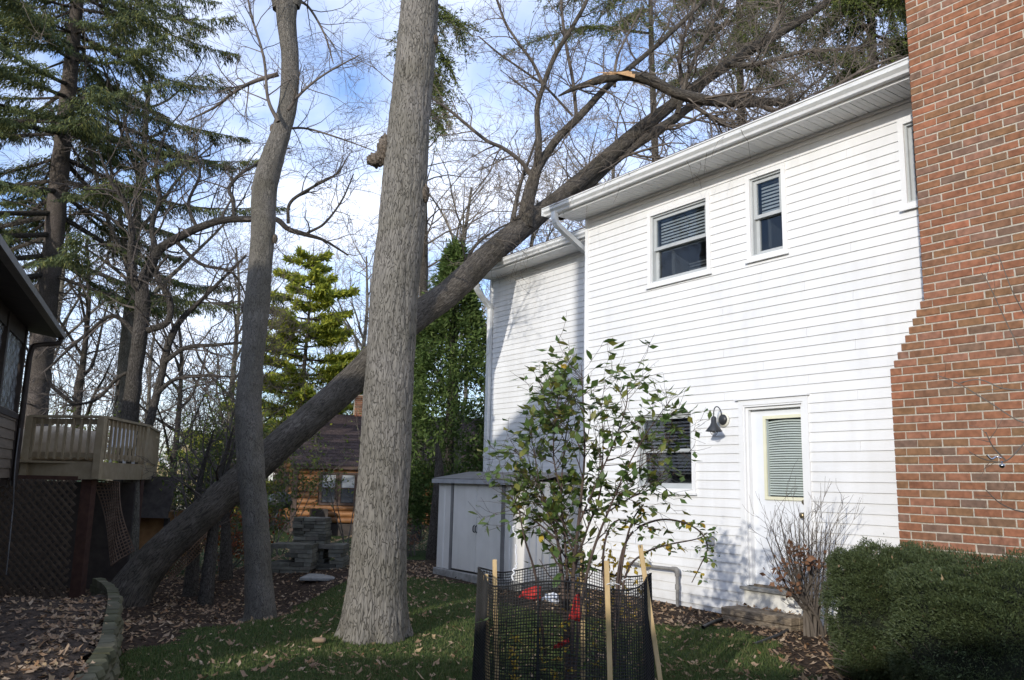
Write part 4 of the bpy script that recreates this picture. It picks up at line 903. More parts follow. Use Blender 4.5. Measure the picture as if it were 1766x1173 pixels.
# --- conifers further off
def layered_pine(base, h, R, seed, label, mat, fluff=1., name='pine_tree', nl=13, z0=.1, cnt=1.0, group=None, ln=(.16, .34), up=.5):
    g = np.random.default_rng(seed); base = np.array(base, float); root = tree_root(name, base, label, 'tree', group)
    P = wander(base, (0, 0, 1), h, h * .014, .01, 10, g, .01); solid(P, 10, 'trunk', BARK_DARK, root); Ps = []; Ds = []; boughs = []
    for w_ in range(nl):
        f0_ = z0 + (1 - z0) * w_ / nl
        for b_ in range(7):
            f = min(.985, f0_ + g.uniform(-.5, .5) * (1 - z0) / nl); c = base + np.array([0, 0, h * f]); Lm = R * (1 - f) ** .75 + .25
            a = b_ * .9 + w_ * 1.7 + g.uniform(-.3, .3); L_ = Lm * g.uniform(.5, 1.2); rad = np.array([math.cos(a), math.sin(a), 0])
            t = np.linspace(0, 1, 7); Q = c[None] + rad[None] * (t * L_)[:, None]; Q[:, 2] += .12 * L_ * t ** 2 - .03 * L_; boughs.append(np.hstack([Q, (.03 * (1 - t) + .006)[:, None] * h / 10]))
            n_ = int(170 * L_ * cnt); tt = g.uniform(.2, 1, n_) ** .7; q = c[None] + rad[None] * (tt * L_)[:, None]; q[:, 2] += .12 * L_ * tt ** 2 - .03 * L_
            sd = np.array([-math.sin(a), math.cos(a), 0]); q += sd[None] * (g.normal(0, .22, n_) * L_ * (1.1 - tt))[:, None]; q[:, 2] += np.abs(g.normal(0, .10 * fluff, n_)) - .03; Ps.append(q)
            dd = np.tile(rad * .6, (n_, 1)) + g.normal(0, .5, (n_, 3)); dd[:, 2] += up; Ds.append(dd)
    Ps = np.vstack(Ps); Ds = np.vstack(Ds); n = len(Ps); V, F = rhombs(Ps, Ds, rdir(n, g), g.uniform(*ln, n), g.uniform(.05, .10, n)); print(name, n)
    mk('needles', V, F, mat, root, kind='stuff'); twigs(boughs, 'boughs', BARK_DARK, root, 4); return root
layered_pine(gnd_pt(512, 34), 11.8, 4.8, 61, 'sunlit yellow-green pine with layered boughs behind the log cabin', PINE, .8, nl=14, z0=.06, cnt=1.7, ln=(.14, .30), up=.3)
DKG = ramp_island('dark_pine_needles', [(.06, .085, .03), (.10, .13, .035), (.15, .18, .045), (.07, .095, .04), (.2, .21, .05)], .8, .2, .25)
# loose evergreens whose boughs fill the sky over the roof: trunk (px, Y) and boughs (tip px, length of spray, density)
def boughs_tree(xb, Yq, top, r, tips, seed, label, dens=1., mat=None, hang=.35):
    g = np.random.default_rng(seed); base = gnd_pt(xb, Yq); root = tree_root('evergreen_tree', base, label); T_ = at(top[0], top[1], Yq)
    P = catmull([(*base, r), (*(base * .6 + T_ * .4 + [.15, 0, 0]), r * .75), (*(base * .3 + T_ * .7), r * .5), (*T_, .02)], 8); solid(P, 12, 'trunk', BARK_DARK, root)
    Ps, Ds, bo, Ls, Wd = [], [], [], [], []
    for (tx, ty, dY, sp, dn) in tips:
        tip = at(tx, ty, Yq + dY); zz = tip[2] + g.uniform(.3, 1.0); i = int(np.argmin(abs(P[:, 2] - min(zz, P[-1, 2] - .1)))); s0 = P[i, :3]; L_ = np.linalg.norm(tip - s0); mid = (s0 + tip) / 2 + [0, 0, .10 * L_]
        Q = catmull([(*s0, .05), (*mid, .03), (*tip, .007)], 8); bo.append(Q); n_s = int(L_ * 15 * dn * dens)
        for k_ in range(n_s):
            t = g.uniform(.25, 1) * (len(Q) - 1); i0 = min(int(t), len(Q) - 2); q = Q[i0, :3]; T1 = Q[i0 + 1, :3] - Q[i0, :3]; T1 /= np.linalg.norm(T1); d = T1 * .6 + g.normal(0, .6, 3) * [1, 1, .4]; d /= np.linalg.norm(d); ln = sp * g.uniform(.4, 1.1); nn = max(4, int(ln * 16)); u = np.linspace(0, 1, nn)
            B_ = q + d[None] * (u * ln)[:, None]; B_[:, 2] -= hang * ln * u ** 1.5; bo.append(np.hstack([B_[::max(1, nn // 4)], np.full((len(B_[::max(1, nn // 4)]), 1), .005)])) if len(B_[::max(1, nn // 4)]) > 1 else None
            for rp_ in range(4): Ps.append(B_ + g.normal(0, .03, (nn, 3))); dd = np.tile(d * .6, (nn, 1)) + g.normal(0, .45, (nn, 3)); dd[:, 2] -= .2; Ds.append(dd)
    Ps = np.vstack(Ps); n = len(Ps); V, F = rhombs(Ps, np.vstack(Ds), rdir(n, g), g.uniform(.07, .17, n), g.uniform(.02, .04, n)); print('boughs', n); mk('needles', V, F, mat or DKG, root, kind='stuff'); twigs(bo, 'boughs', BARK_DARK, root, 3)
    dead = []; sprout(P, 30, 3.2, g, 3, .5, .3, .3, 4, .25, (0, 0, .02), .005, dead); twigs(dead, 'twigs', TWIG, root, 3); return root
g0 = np.random.default_rng(313)
def tipset(n, x0, x1, yf, dY=2.5, sp=(.7, 1.3), dn=(.5, 1.2)): return [(x, yf(x) + g0.uniform(-1, 1) * 0 , g0.uniform(-dY, dY), g0.uniform(*sp), g0.uniform(*dn)) for x in g0.uniform(x0, x1, n)]
boughs_tree(1500, 21, (1500, -330), .22, tipset(26, 1330, 1620, lambda x: g0.uniform(-90, 210 - (x - 1330) * .28)), 62, 'olive green evergreen whose boughs hang right beside the brick chimney top', 2.2)
boughs_tree(1270, 25, (1275, -300), .2, tipset(20, 1130, 1400, lambda x: g0.uniform(-110, 170)), 63, 'loose dark evergreen behind the main roof, between the broken limb and the chimney', 1.5)
boughs_tree(1130, 29, (1120, -260), .2, [(940, -20, -1, 1.2, .6), (905, 75, 0, .9, .35), (870, 90, 1, .8, .5), (1085, 35, -1, 1.3, 1.2), (1060, 60, 1, 1.0, .8), (1040, 15, 0, 1.3, 1.0), (1120, -20, 0, 1.2, .8), (980, -60, 0, 1.0, .6), (1150, 60, 1, .8, .5), (950, 15, 0, .8, .5)], 64, 'evergreen with sparse tufts at the top middle above the broken limb', 1.3)
boughs_tree(722, 22, (728, -160), .14, [(800, 45, 0, .8, 1.4), (795, 60, 1, .7, 1.0), (775, 110, 0, .8, 1.5), (762, 160, .5, .8, 1.4), (772, 200, 0, .7, 1.3), (690, 60, 0, .6, 1), (680, 90, 0, .5, .8), (765, 225, -.5, .6, 1.2), (750, 150, 0, .7, 1.3)], 65, 'light green evergreen mostly hidden behind the upper part of the big trunk', 1.4, hang=.5)

# --- arborvitae beside the wing
def arborvitae(base, h, R, seed, label):
    g = np.random.default_rng(seed); base = np.array(base, float); root = tree_root('arborvitae', base, label, 'tree')
    solid(np.array([(*base, .14), (*(base + [0, 0, h * .5]), .08), (*(base + [0, 0, h * .95]), .02)]), 12, 'trunk', BARK_DARK, root)
    ncl = 820; f = g.uniform(.1, 1, ncl) ** 1.0; a = g.uniform(0, 2 * math.pi, ncl)
    prof = np.interp(f, [.1, .2, .35, .5, .7, .85, 1.0], [.7, .95, 1, .9, .62, .36, .03]) * R
    prof *= 1 + .16 * np.sin(a * 3 + f * 14) + .12 * np.sin(a * 7 - f * 30) ; prof *= g.uniform(.72, 1.08, ncl)
    C = np.stack([np.cos(a) * prof, np.sin(a) * prof, f * h], 1) + base; Ps = []; Ds = []; Ws = []
    for c, aa, ff in zip(C, a, f):
        m = 46; rad = np.array([math.cos(aa), math.sin(aa), .0]); sz = .2 + .1 * (1 - ff)
        d0 = rad * .8 + np.array([0, 0, g.uniform(-.1, .9)]); q = c + g.normal(0, .42, (m, 3)) * sz; q[:, 2] -= .3 * (np.linalg.norm((q - c)[:, :2], axis=1)) 
        Ps.append(q); dd = np.tile(d0, (m, 1)) + g.normal(0, .45, (m, 3)); dd[:, 2] -= .25; Ds.append(dd); Ws.append(np.tile(np.cross(d0, g.normal(0, 1, 3)), (m, 1)) + g.normal(0, .3, (m, 3)))
    Ps = np.vstack(Ps); n = len(Ps); V, F = rhombs(Ps, np.vstack(Ds), np.vstack(Ws), g.uniform(.07, .16, n), g.uniform(.025, .05, n)); print('arb', n)
    mk('foliage', V, F, ARBOR, root, kind='stuff'); return root
arborvitae(gnd_pt(772, 17.6), 6.5, 1.05, 71, 'dense bright green arborvitae behind the shed at the left end of the white wing')

# ================================================================== BROWN HOUSE, DECK, LATTICE (left)
BROWN = M('tan_siding', (.17, .135, .10), (.22, .18, .135), 3, .7, .2, 50, (1, 1, 8), bdist=.003)
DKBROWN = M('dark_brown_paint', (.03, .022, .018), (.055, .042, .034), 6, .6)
DECKM = M('tan_deck_paint', (.30, .23, .135), (.38, .30, .19), 8, .7, .3, 50, bdist=.003)
REDPOST = M('red_brown_stain', (.06, .028, .02), (.09, .045, .03), 9, .8, .3, 40)
LATM = M('brown_lattice', (.07, .05, .035), (.13, .095, .065), 12, .85)
lhd = np.array([.385, -.923]); LC = np.array([-6.98, 11.8]); lnr = np.array([.923, .385])   # wall direction (towards the camera) and outward normal
def LH(t, z, o=0): q = LC + lhd * t + lnr * o; return np.array([q[0], q[1], z])
bh = thing('brown_house', LH(4, 0, -2), 'dark brown house with a screened porch window cut off by the left edge', 'house')
def lbox(mb, t0, t1, z0, z1, o0, o1): return mb.box8([LH(t0, z0, o1), LH(t1, z0, o1), LH(t1, z0, o0), LH(t0, z0, o0), LH(t0, z1, o1), LH(t1, z1, o1), LH(t1, z1, o0), LH(t0, z1, o0)])
mb = MB(); lbox(mb, .0, 7.5, 1.3, 3.5, -4.5, -.06); mb2 = lbox(MB(), .05, 7.5, 1.30, 2.14, -.06, -.02); mb2.build('wall', DKBROWN, bh)
hm = MB(); 
for a_, b_, c_, d_ in ((0, .12, 2.14, 3.4), (1.5, 1.62, 2.14, 3.4), (3.1, 3.2, 2.14, 3.4), (4.6, 4.7, 2.14, 3.4)): lbox(MB(), a_, b_, c_, d_, -.10, .0).build('porch_post', DKBROWN, bh)
lbox(MB(), 0, 7.5, 3.2, 3.5, -.12, -.02).build('header', DKBROWN, bh); lbox(MB(), 0, 7.5, 2.12, 2.2, -.12, .015).build('porch_rail', DKBROWN, bh)
lbox(lbox(MB(), 0, 7.5, 1.25, 3.5, -5, -4.9), .0, .1, 1.25, 3.5, -4.9, -.15).build('inner_wall', DKBROWN, bh); lbox(MB(), 0, 7.5, 1.2, 1.29, -5, -.03).build('floor_frame', DKBROWN, bh)
PLAST = M('clear_plastic_sheet', (.10, .10, .105), (.22, .225, .23), 5, .25, 1, 6, (1, 1, .4), spec=.8, bdist=.05)
for a_, b_ in ((.14, 1.48), (1.64, 3.08), (3.22, 4.58), (4.72, 7.4)):
    V = []; F = []; n = 26
    for i in range(n + 1):
        for j in range(n + 1):
            tt = a_ + (b_ - a_) * i / n; z = 2.2 + 1.0 * j / n; V.append(LH(tt, z, -.05 + .012 * math.sin(i * 1.3 + j * .6) * math.sin(j * .8 - i * .35)))
    for i in range(n):
        for j in range(n): F.append((i * (n + 1) + j, (i + 1) * (n + 1) + j, (i + 1) * (n + 1) + j + 1, i * (n + 1) + j + 1))
    mk('plastic_sheet', V, F, PLAST, bh, smooth=True)
z = 1.31; 
while z < 2.10:
    mb = MB(); t0, t1 = .07, 7.5
    mb.box8([LH(t0, z, .0), LH(t1, z, .0), LH(t1, z, -.02), LH(t0, z, -.02), LH(t0, z + .128, -.013), LH(t1, z + .128, -.013), LH(t1, z + .128, -.02), LH(t0, z + .128, -.02)]).build('siding_board', BROWN, bh); z += .13
lbox(MB(), -.02, .068, 1.28, 2.12, -.1, .012).build('corner_board', DKBROWN, bh)
# eave, gutter, roof
mb = MB(); mb.box8([LH(-.25, 3.36, .36), LH(7.6, 3.36, .36), LH(7.6, 3.42, -.02), LH(-.25, 3.42, -.02), LH(-.25, 3.38, .36), LH(7.6, 3.38, .36), LH(7.6, 3.44, -.02), LH(-.25, 3.44, -.02)]).build('soffit', DKBROWN, bh)
lbox(MB(), -.28, 7.6, 3.36, 3.44, .361, .45).build('gutter', M('brown_gutter', (.10, .085, .07), (.15, .13, .11), 8, .4), bh)
mb = MB(); mb.box8([LH(-.3, 3.43, .37), LH(7.7, 3.43, .37), LH(7.7, 4.5, -4.2), LH(-.3, 4.5, -4.2), LH(-.3, 3.47, .37), LH(7.7, 3.47, .37), LH(7.7, 4.54, -4.2), LH(-.3, 4.54, -4.2)]).build('roof', SHINGLE, bh)
mb = MB(); mb.add([LH(.02, 3.40, 0), LH(.02, 3.40, -4.2), LH(.02, 4.45, -4.2)], [(0, 1, 2)]).build('gable', DKBROWN, bh)
V, F, U = tube(catmull([(*LH(-.2, 3.36, .4), .035), (*LH(-.2, 3.28, .37), .035), (*LH(-.08, 3.22, .15), .035), (*LH(-.02, 3.12, .06), .04), (*LH(-.0, 2.6, .05), .04), (*LH(0, 1.2, .05), .04)], 5), 8); mk('downspout', V, F, DKBROWN, bh, smooth=True)
for k_, (zz, r_) in enumerate(((0, 0),)):
    V, F, U = tube(catmull([(*LH(.06, 2.0, .05), .008), (*LH(.15, 1.5, .06), .008), (*LH(.12, 1.1, .08), .008), (*LH(.02, .9, .08), .008), (*LH(.1, .4, .1), .008), (*LH(.05, .0, .1), .008)], 5), 6); mk('cable', V, F, M('grey_cable', (.2, .2, .2)), bh)
for t_ in (0.2, 3.5, 7): lbox(MB(), t_, t_ + .14, -.4, 1.2, -.3, -.16).build('support_post', REDPOST, bh)
lbox(MB(), 0, 7.5, -.5, 1.2, -5, -4.8).build('foundation_wall', CONC, bh)

# deck: plan corners
RZ, FZ = 2.20, 1.56
def dp(xp, Y, z=0): q = at(xp, 800, Y); return np.array([q[0], q[1], z])
A0, A1, A2, A3 = dp(46, 12.2), dp(170, 12.0), dp(246, 14.0), dp(266, 16.0)
dk_ = thing('wooden_deck', (A1 + A0) / 2, 'raised tan wooden deck with a baluster railing next to the brown house', 'deck')
def rail(a, b, nb, name='rail'):
    up = np.array([0, 0, 1.]); t = (b - a) / np.linalg.norm(b - a)
    MB().bar(a + up * (RZ + .0), b + up * (RZ + .0), .13, .035).build('rail_cap', DECKM, dk_)
    MB().bar(a + up * (RZ - .07), b + up * (RZ - .07), .035, .08).build('top_rail', DECKM, dk_)
    MB().bar(a + up * (FZ + .09), b + up * (FZ + .09), .035, .07).build('bottom_rail', DECKM, dk_)
    nrm = np.cross(t, up)
    for i in range(nb):
        q = a + (b - a) * (i + .6) / nb + nrm * .03
        MB().bar(q + up * (FZ + .03), q + up * (RZ - .03), .033, .033, (0, 1, 0)).build('baluster', DECKM, dk_)
    MB().bar(a + up * (FZ - .13), b + up * (FZ - .13), .04, .24).build('rim_board', DECKM, dk_)
rail(A0, A1, 9); rail(A1, A2, 11); rail(A2, A3, 9)
for q in (A0, A1, A2, A3):
    MB().bar(q + np.array([0, -.02, FZ - .24]), q + np.array([0, -.02, RZ + .0]), .10, .10, (0, 1, 0)).build('rail_post', DECKM, dk_)
bx = A0 + np.array([-.6, 0, 0])
nbd = 24
for i in range(nbd):
    y0 = 12.05 + i * .145; xr = np.interp(y0, [12.0, 14.0, 16.0], [A1[0], A2[0], A3[0]]); MB().box(-7.6, xr - .02, y0, y0 + .138, FZ - .03, FZ).build('deck_board', DECKM, dk_)
for i in range(5): MB().box(-7.6, np.interp(12.3 + i * .8, [12, 14, 16], [A1[0], A2[0], A3[0]]) - .05, 12.3 + i * .8, 12.34 + i * .8, FZ - .2, FZ - .032).build('joist', DECKM, dk_)
# far railing of the deck
for i in range(16):
    q = np.array([-7.4 + i * .17, 15.95, 0]); 
    if q[0] < A3[0]: MB().bar(q + [0, 0, FZ], q + [0, 0, RZ], .033, .033, (0, 1, 0)).build('baluster', DECKM, dk_)
MB().bar((-7.6, 15.95, RZ), (A3[0], 15.95, RZ), .13, .035).build('rail_cap', DECKM, dk_)
pq = at(142, 900, 12.1); MB().box(pq[0] - .075, pq[0] + .075, 12.1, 12.25, -.5, FZ - .25).build('support_post', REDPOST, dk_)
for xq, yq in ((A2[0] - .1, 14.1), (A3[0] - .2, 15.8), (-7.0, 15.8)): MB().box(xq - .06, xq + .06, yq, yq + .12, -.6, FZ - .22).build('support_post', REDPOST, dk_)
# things on the deck
TARP = M('tan_cover_cloth', (.36, .29, .20), (.46, .38, .28), 4, .8, .8, 5, bdist=.04)
def blob(c, s, name, mat, seed, label, cat, n=18, m=24, boxy=3.2, dr=.06):
    g = np.random.default_rng(seed); ph = g.uniform(0, 6, 4); V = []; F = []
    for i in range(n + 1):
        a = math.pi * i / n
        for j in range(m):
            t = 2 * math.pi * j / m; v = np.array([math.sin(a) * math.cos(t), math.sin(a) * math.sin(t), math.cos(a)]); v = np.sign(v) * np.abs(v) ** (2 / boxy)
            e = 1 + dr * math.sin(7 * t + ph[0] + v[2] * 2) * (1.2 - v[2]) * .6 + dr * .5 * math.sin(13 * t + ph[1]); V.append(np.array(c) + v * s * e)
    for i in range(n):
        for j in range(m): F.append((i * m + j, (i + 1) * m + j, (i + 1) * m + (j + 1) % m, i * m + (j + 1) % m))
    o = mk(name, V, F, mat, None, smooth=True); rebase(o, (c[0], c[1], c[2] - s[2])); return tag(o, label, cat)
q = at(92, 775, 13.2); blob((q[0], 13.2, FZ + .27), np.array([.52, .35, .28]), 'covered_grill', TARP, 1, 'grill under a tan cloth cover behind the front deck railing', 'grill')
q = at(136, 775, 13.6); blob((q[0], 13.7, FZ + .26), np.array([.32, .3, .26]), 'covered_chair', TARP, 2, 'rounded chair under a tan cover beside the covered grill', 'chair')
ch = thing('deck_chair', (at(200, 780, 14.6)[0], 14.6, FZ), 'pale grey slatted chair on the deck behind the angled railing', 'chair'); xq = at(206, 780, 14.6)[0]
PG = M('pale_plastic', (.5, .5, .5), (.6, .6, .6), 4, .5)
for i in range(4): MB().box(xq - .2 + i * .11, xq - .11 + i * .11, 14.7, 14.72, FZ + .3, FZ + .68).build('back_slat', PG, ch)
MB().box(xq - .22, xq + .24, 14.3, 14.69, FZ + .28, FZ + .31).build('seat', PG, ch)
for sx in (-.2, .2):
    for sy in (14.32, 14.66): MB().box(xq + sx, xq + sx + .04, sy, sy + .04, FZ, FZ + .28).build('leg', PG, ch)
bk = thing('table_board', (at(185, 770, 15.2)[0], 15.2, FZ), 'light plank table at the back of the deck behind the railing', 'table'); xt = at(190, 770, 15.2)[0]
LW = M('light_plank', (.45, .36, .2), (.55, .46, .3), 6, .7)
for i in range(4): MB().box(xt - .7, xt + .75, 15.0 + i * .12, 15.11 + i * .12, FZ + .5, FZ + .53).build('plank', LW, bk)
for sx in (-.65, .67): MB().box(xt + sx, xt + sx + .05, 15.2, 15.28, FZ, FZ + .5).build('leg', LW, bk)

# lattice under the deck
la = thing('lattice_panel', (at(70, 1000, 12.0)[0], 12.0, -.3), 'dark criss-cross lattice screen closing the space under the deck', 'lattice')
x0, x1, z0, z1 = at(-30, 900, 12.0)[0], at(128, 900, 12.0)[0], -.42, FZ - .27
for dirn in (1, -1):
    c = -3.0
    while c < (x1 - x0) + 3:
        # line x = x0 + c + dirn*(z - z0)
        pts = []
        for z in np.linspace(z0, z1, 60):
            x = x0 + c + dirn * (z - z0) * 1.0
            if x0 <= x <= x1: pts.append((x, z))
        if len(pts) > 2:
            yy = 12.0 + (.008 if dirn > 0 else -.008); a_, b_ = pts[0], pts[-1]
            MB().bar((a_[0], yy, a_[1]), (b_[0], yy, b_[1]), .036, .008, (0, 1, 0)).build('lattice_strip', LATM, la)
        c += .115
MB().box(x0, x1, 12.03, 12.07, z1, z1 + .06).box(x0, x1, 12.03, 12.07, z0 - .04, z0).build('lattice_frame', REDPOST, la)
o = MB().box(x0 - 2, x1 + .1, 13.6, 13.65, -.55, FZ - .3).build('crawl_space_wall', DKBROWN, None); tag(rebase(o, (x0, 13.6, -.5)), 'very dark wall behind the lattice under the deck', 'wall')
# sagging net of brown slats between the deck and the ground
nt_ = thing('slat_fence', at(205, 985, 12.3), 'torn brown snow fence hanging from the deck down to the ground', 'fence')
def netpatch(c00, c10, c01, c11, nu, nv, par, mat, w_=.02, cut=None):
    c00, c10, c01, c11 = map(np.array, (c00, c10, c01, c11))
    def S_(u, v): return (c00 * (1 - u) + c10 * u) * (1 - v) + (c01 * (1 - u) + c11 * u) * v + np.array([0, .1 * math.sin(u * 3 + v * 4), 0])
    for i in range(nu + 1):
        P_ = np.array([(*S_(i / nu, v), w_ / 2) for v in np.linspace(0, 1, 12)]); V, F, U = tube(P_, 4); mk('wire', V, F, mat, par)
    for j in range(nv + 1):
        P_ = np.array([(*S_(u, j / nv), w_ / 2) for u in np.linspace(0, 1, 5)]); V, F, U = tube(P_, 4); mk('slat', V, F, mat, par)
NETB = M('rusty_fence', (.11, .07, .045), (.19, .125, .085), 9, .9)
netpatch(at(160, 828, 12.6), at(205, 832, 12.6), at(196, 975, 12.2), at(228, 950, 12.2), 8, 24, nt_, NETB)
nt2 = thing('slat_fence', at(330, 990, 12.8), 'reddish strip of snow fence lying against the thin dark trunks under the fallen tree', 'fence')
netpatch(at(290, 1003, 12.2), at(286, 990, 12.2), at(372, 925, 13.2), at(366, 905, 13.2), 4, 22, nt2, NETB, .018)

# grey stump-like trunk under deck + playhouse
q = np.array([at(226, 930, 13.9)[0], 13.9, -.5]); o = thing('grey_trunk', q, 'pale grey tree stub standing under the right end of the deck', 'trunk'); solid(catmull([(*q, .17), (*(q + [.0, 0, .6]), .14), (*(q + [-.05, 0, 1.3]), .13), (*(q + [-.1, 0, 1.9]), .12)], 6), 18, 'trunk', BARK_PALE, o, vnoise(4, (9, 5), (5, 2), (.05, .06)))
phs = thing('playhouse', (at(262, 900, 15.5)[0], 15.5, -.5), 'small brown wooden playhouse with a dark lap roof beside the deck', 'playhouse')
xa, xb = at(236, 900, 15.3)[0], at(292, 900, 15.3)[0]; ORW = M('orange_brown_wood', (.20, .10, .035), (.28, .15, .06), 6, .8)
zt = at(262, 822, 15.3)[2]; zm = at(262, 893, 15.3)[2]; zb = at(262, 940, 15.3)[2]
MB().box(xa - .5, xb - .13, 15.5, 16.6, zb - .3, zm + .1).build('wall', ORW, phs)
DW = M('dark_grey_wood', (.045, .038, .033), (.085, .072, .062), 8, .9, .5, 40)
for i in range(6): 
    f = i / 6; z0_ = zm + (zt - zm) * f; z1_ = zm + (zt - zm) * (f + .17); MB().box8([(xa - .6, 15.2 + .35 * f, z0_), (xb, 15.2 + .35 * f, z0_), (xb, 15.24 + .35 * f, z0_), (xa - .6, 15.24 + .35 * f, z0_), (xa - .6, 15.25 + .35 * f, z1_), (xb - .02, 15.25 + .35 * f, z1_), (xb - .02, 15.29 + .35 * f, z1_), (xa - .6, 15.29 + .35 * f, z1_)]).build('roof_board', DW, phs)
MB().box(xa - .6, xb - .01, 15.6, 16.7, zt - .05, zt).build('roof_top', DW, phs); MB().box(xb - .14, xb - .06, 15.4, 15.48, zb - .3, zm).build('post', DW, phs)

# ================================================================== LOG CABIN
cabY = 29.0; q = at(506, 905, cabY); CB = np.array([q[0], cabY, -.35]); ca = R_(-9)
cab = thing('log_cabin', CB, 'small orange log-sided cabin with dark shingle roof behind the stone fireplace', 'cabin')
cx_, sx_ = math.cos(ca), math.sin(ca)
def CBP(x, y, z): return np.array([CB[0] + x * cx_ - y * sx_ * -1 * -1, CB[1] + x * sx_ * -1 * -1 + y * cx_, z])
def CBP(x, y, z): # x along the front, y back-left along the side
    return np.array([CB[0] + x * 1.0 + y * -.36, CB[1] + x * .05 + y * .93, z])
LOG = M('orange_log', (.18, .08, .028), (.33, .155, .06), 3, .55, .3, 20, (1, 8, 8), lo=.3, hi=.7, rnd=.18, spec=.35)
EZ = 1.78; GZ = -.1; LGH = .205; CW = 10.5
WIN = [(.78, 2.06, .50, 1.62)]
nl = int((EZ - GZ) / LGH)
for i in range(nl + 1):
    z = GZ + (i + .5) * LGH
    segs = [(0, CW)]
    if WIN[0][2] < z < WIN[0][3]: segs = [(0, WIN[0][0]), (WIN[0][1], CW)]
    for a_, b_ in segs:
        Pq = np.array([(*CBP(a_, 0, z), LGH * .5), (*CBP((a_ + b_) / 2, 0, z), LGH * .51), (*CBP(b_, 0, z), LGH * .5)]); V, F, U = tube(Pq, 10); mk('log', V, F, LOG, cab, smooth=True)
    Pq = np.array([(*CBP(-.05, 0.1, z), LGH * .5), (*CBP(-.05, 6.5, z), LGH * .5)]); V, F, U = tube(Pq, 10); mk('log', V, F, LOG, cab, smooth=True)
for i in range(9):  # gable logs
    z = EZ + (i + .5) * LGH; f = (i + .5) * LGH / 1.95; Pq = np.array([(*CBP(-.05, 3.3 * f, z), LGH * .5), (*CBP(-.05, 6.6 - 3.3 * f, z), LGH * .5)]); V, F, U = tube(Pq, 8); mk('log', V, F, LOG, cab, smooth=True)
def cbox(x0, x1, y0, y1, z0, z1, mb=None): return (mb or MB()).box8([CBP(x0, y0, z0), CBP(x1, y0, z0), CBP(x1, y1, z0), CBP(x0, y1, z0), CBP(x0, y0, z1), CBP(x1, y0, z1), CBP(x1, y1, z1), CBP(x0, y1, z1)])
BRT = M('brown_trim', (.05, .03, .022), (.08, .05, .038), 6, .6)
cbox(-.13, .04, -.13, .05, GZ - .3, EZ).build('corner_post', BRT, cab)
cbox(-.1, CW, -.05, 6.5, GZ - .5, GZ - .02).build('base_skirt', DKBROWN, cab)
cbox(.05, CW, .12, 6.4, GZ, EZ).build('core_wall', DKBROWN, cab)
for k_, (a_, b_) in enumerate(((.78, 1.41), (1.43, 2.06))):
    w_ = cbox(a_, b_, -.12, .1, .50, 1.62); w_ = cbox(a_, b_, -.13, -.06, 1.54, 1.62, cbox(a_, b_, -.13, -.06, .50, .58, cbox(a_, a_ + .09, -.13, -.06, .58, 1.54, cbox(b_ - .09, b_, -.13, -.06, .58, 1.54)))).build('window', BRT, cab)
    cbox(a_ + .09, b_ - .09, -.09, -.085, .6, 1.06).build('pane', M('dull_pane', (.06, .065, .075), rough=.15, spec=.8), w_)
    cbox(a_ + .09, b_ - .09, -.09, -.085, 1.10, 1.52).build('pane', M('curtained_pane', (.30, .32, .34), (.4, .42, .44), 4, rough=.2, spec=.8), w_)
    cbox(a_ + .09, b_ - .09, -.11, -.07, 1.06, 1.10).build('meeting_rail', BRT, w_)
for y_ in (1.0, 3.3):
    w_ = cbox(-.25, -.14, y_, y_ + .7, .45, 1.6).build('window', BRT, cab); cbox(-.262, -.251, y_ + .1, y_ + .6, .55, 1.5).build('pane', bpy.data.materials['dull_pane'], w_)
for z_ in (GZ + .25, GZ + .62): cbox(2.9, CW, -.55, -.5, z_, z_ + .07).build('rail_bar', BRT, cab)
for x_ in (2.9, 4.6, 6.3, 8.0, 9.7): cbox(x_, x_ + .08, -.58, -.5, GZ - .35, GZ + .95).build('rail_post', BRT, cab)
cbox(.5, 1.05, -.6, -.15, GZ - .3, .38).build('wood_bin', DKBROWN, cab)
# roof with courses
RSH = M('brown_shingle', (.035, .025, .024), (.085, .06, .055), 18, .95, .5, 60, rnd=.25)
mb = MB(); ov = .35; rz = 3.78
r0 = MB(); r0.box8([CBP(-.25, -ov, EZ - .02), CBP(CW, -ov, EZ - .02), CBP(CW, 3.3, rz), CBP(-.25, 3.3, rz), CBP(-.25, -ov, EZ + .05), CBP(CW, -ov, EZ + .05), CBP(CW, 3.3, rz + .07), CBP(-.25, 3.3, rz + .07)])
r0.box8([CBP(-.25, 3.3, rz), CBP(CW, 3.3, rz), CBP(CW, 7, EZ - .02), CBP(-.25, 7, EZ - .02), CBP(-.25, 3.3, rz + .07), CBP(CW, 3.3, rz + .07), CBP(CW, 7, EZ + .05), CBP(-.25, 7, EZ + .05)]); rf = r0.build('roof', RSH, cab)
cr = MB()
for j in range(19):
    f0, f1 = j / 19, (j + 1.1) / 19
    u = -.27 - (j % 2) * .15
    while u < CW:
        a_, b_ = max(u, -.27), min(u + .3, CW); y0, y1 = -ov + (3.3 + ov) * f0, -ov + (3.3 + ov) * min(1, f1); za, zb = EZ + .052 + (rz - EZ) * f0, EZ + .052 + (rz - EZ) * min(1, f1)
        if b_ - a_ > .05: cr.box8([CBP(a_, y0, za), CBP(b_ - .012, y0, za), CBP(b_ - .012, y1, zb), CBP(a_, y1, zb), CBP(a_, y0, za + .02), CBP(b_ - .012, y0, za + .02), CBP(b_ - .012, y1, zb + .003), CBP(a_, y1, zb + .003)])
        u += .3
cr.build('shingle_courses', RSH, cab, kind='stuff')
cbox(-.27, CW, -ov - .03, -ov - .005, EZ - .06, EZ + .04).build('fascia', BRT, cab)
mbx = cbox(2.95, 3.2, 1.1, 1.4, 2.65, 2.8); mbx.build('roof_vent', DKBROWN, cab)
qc = at(623, 725, 33); ccx = (qc[0] - CB[0] + .36 * 3.4)
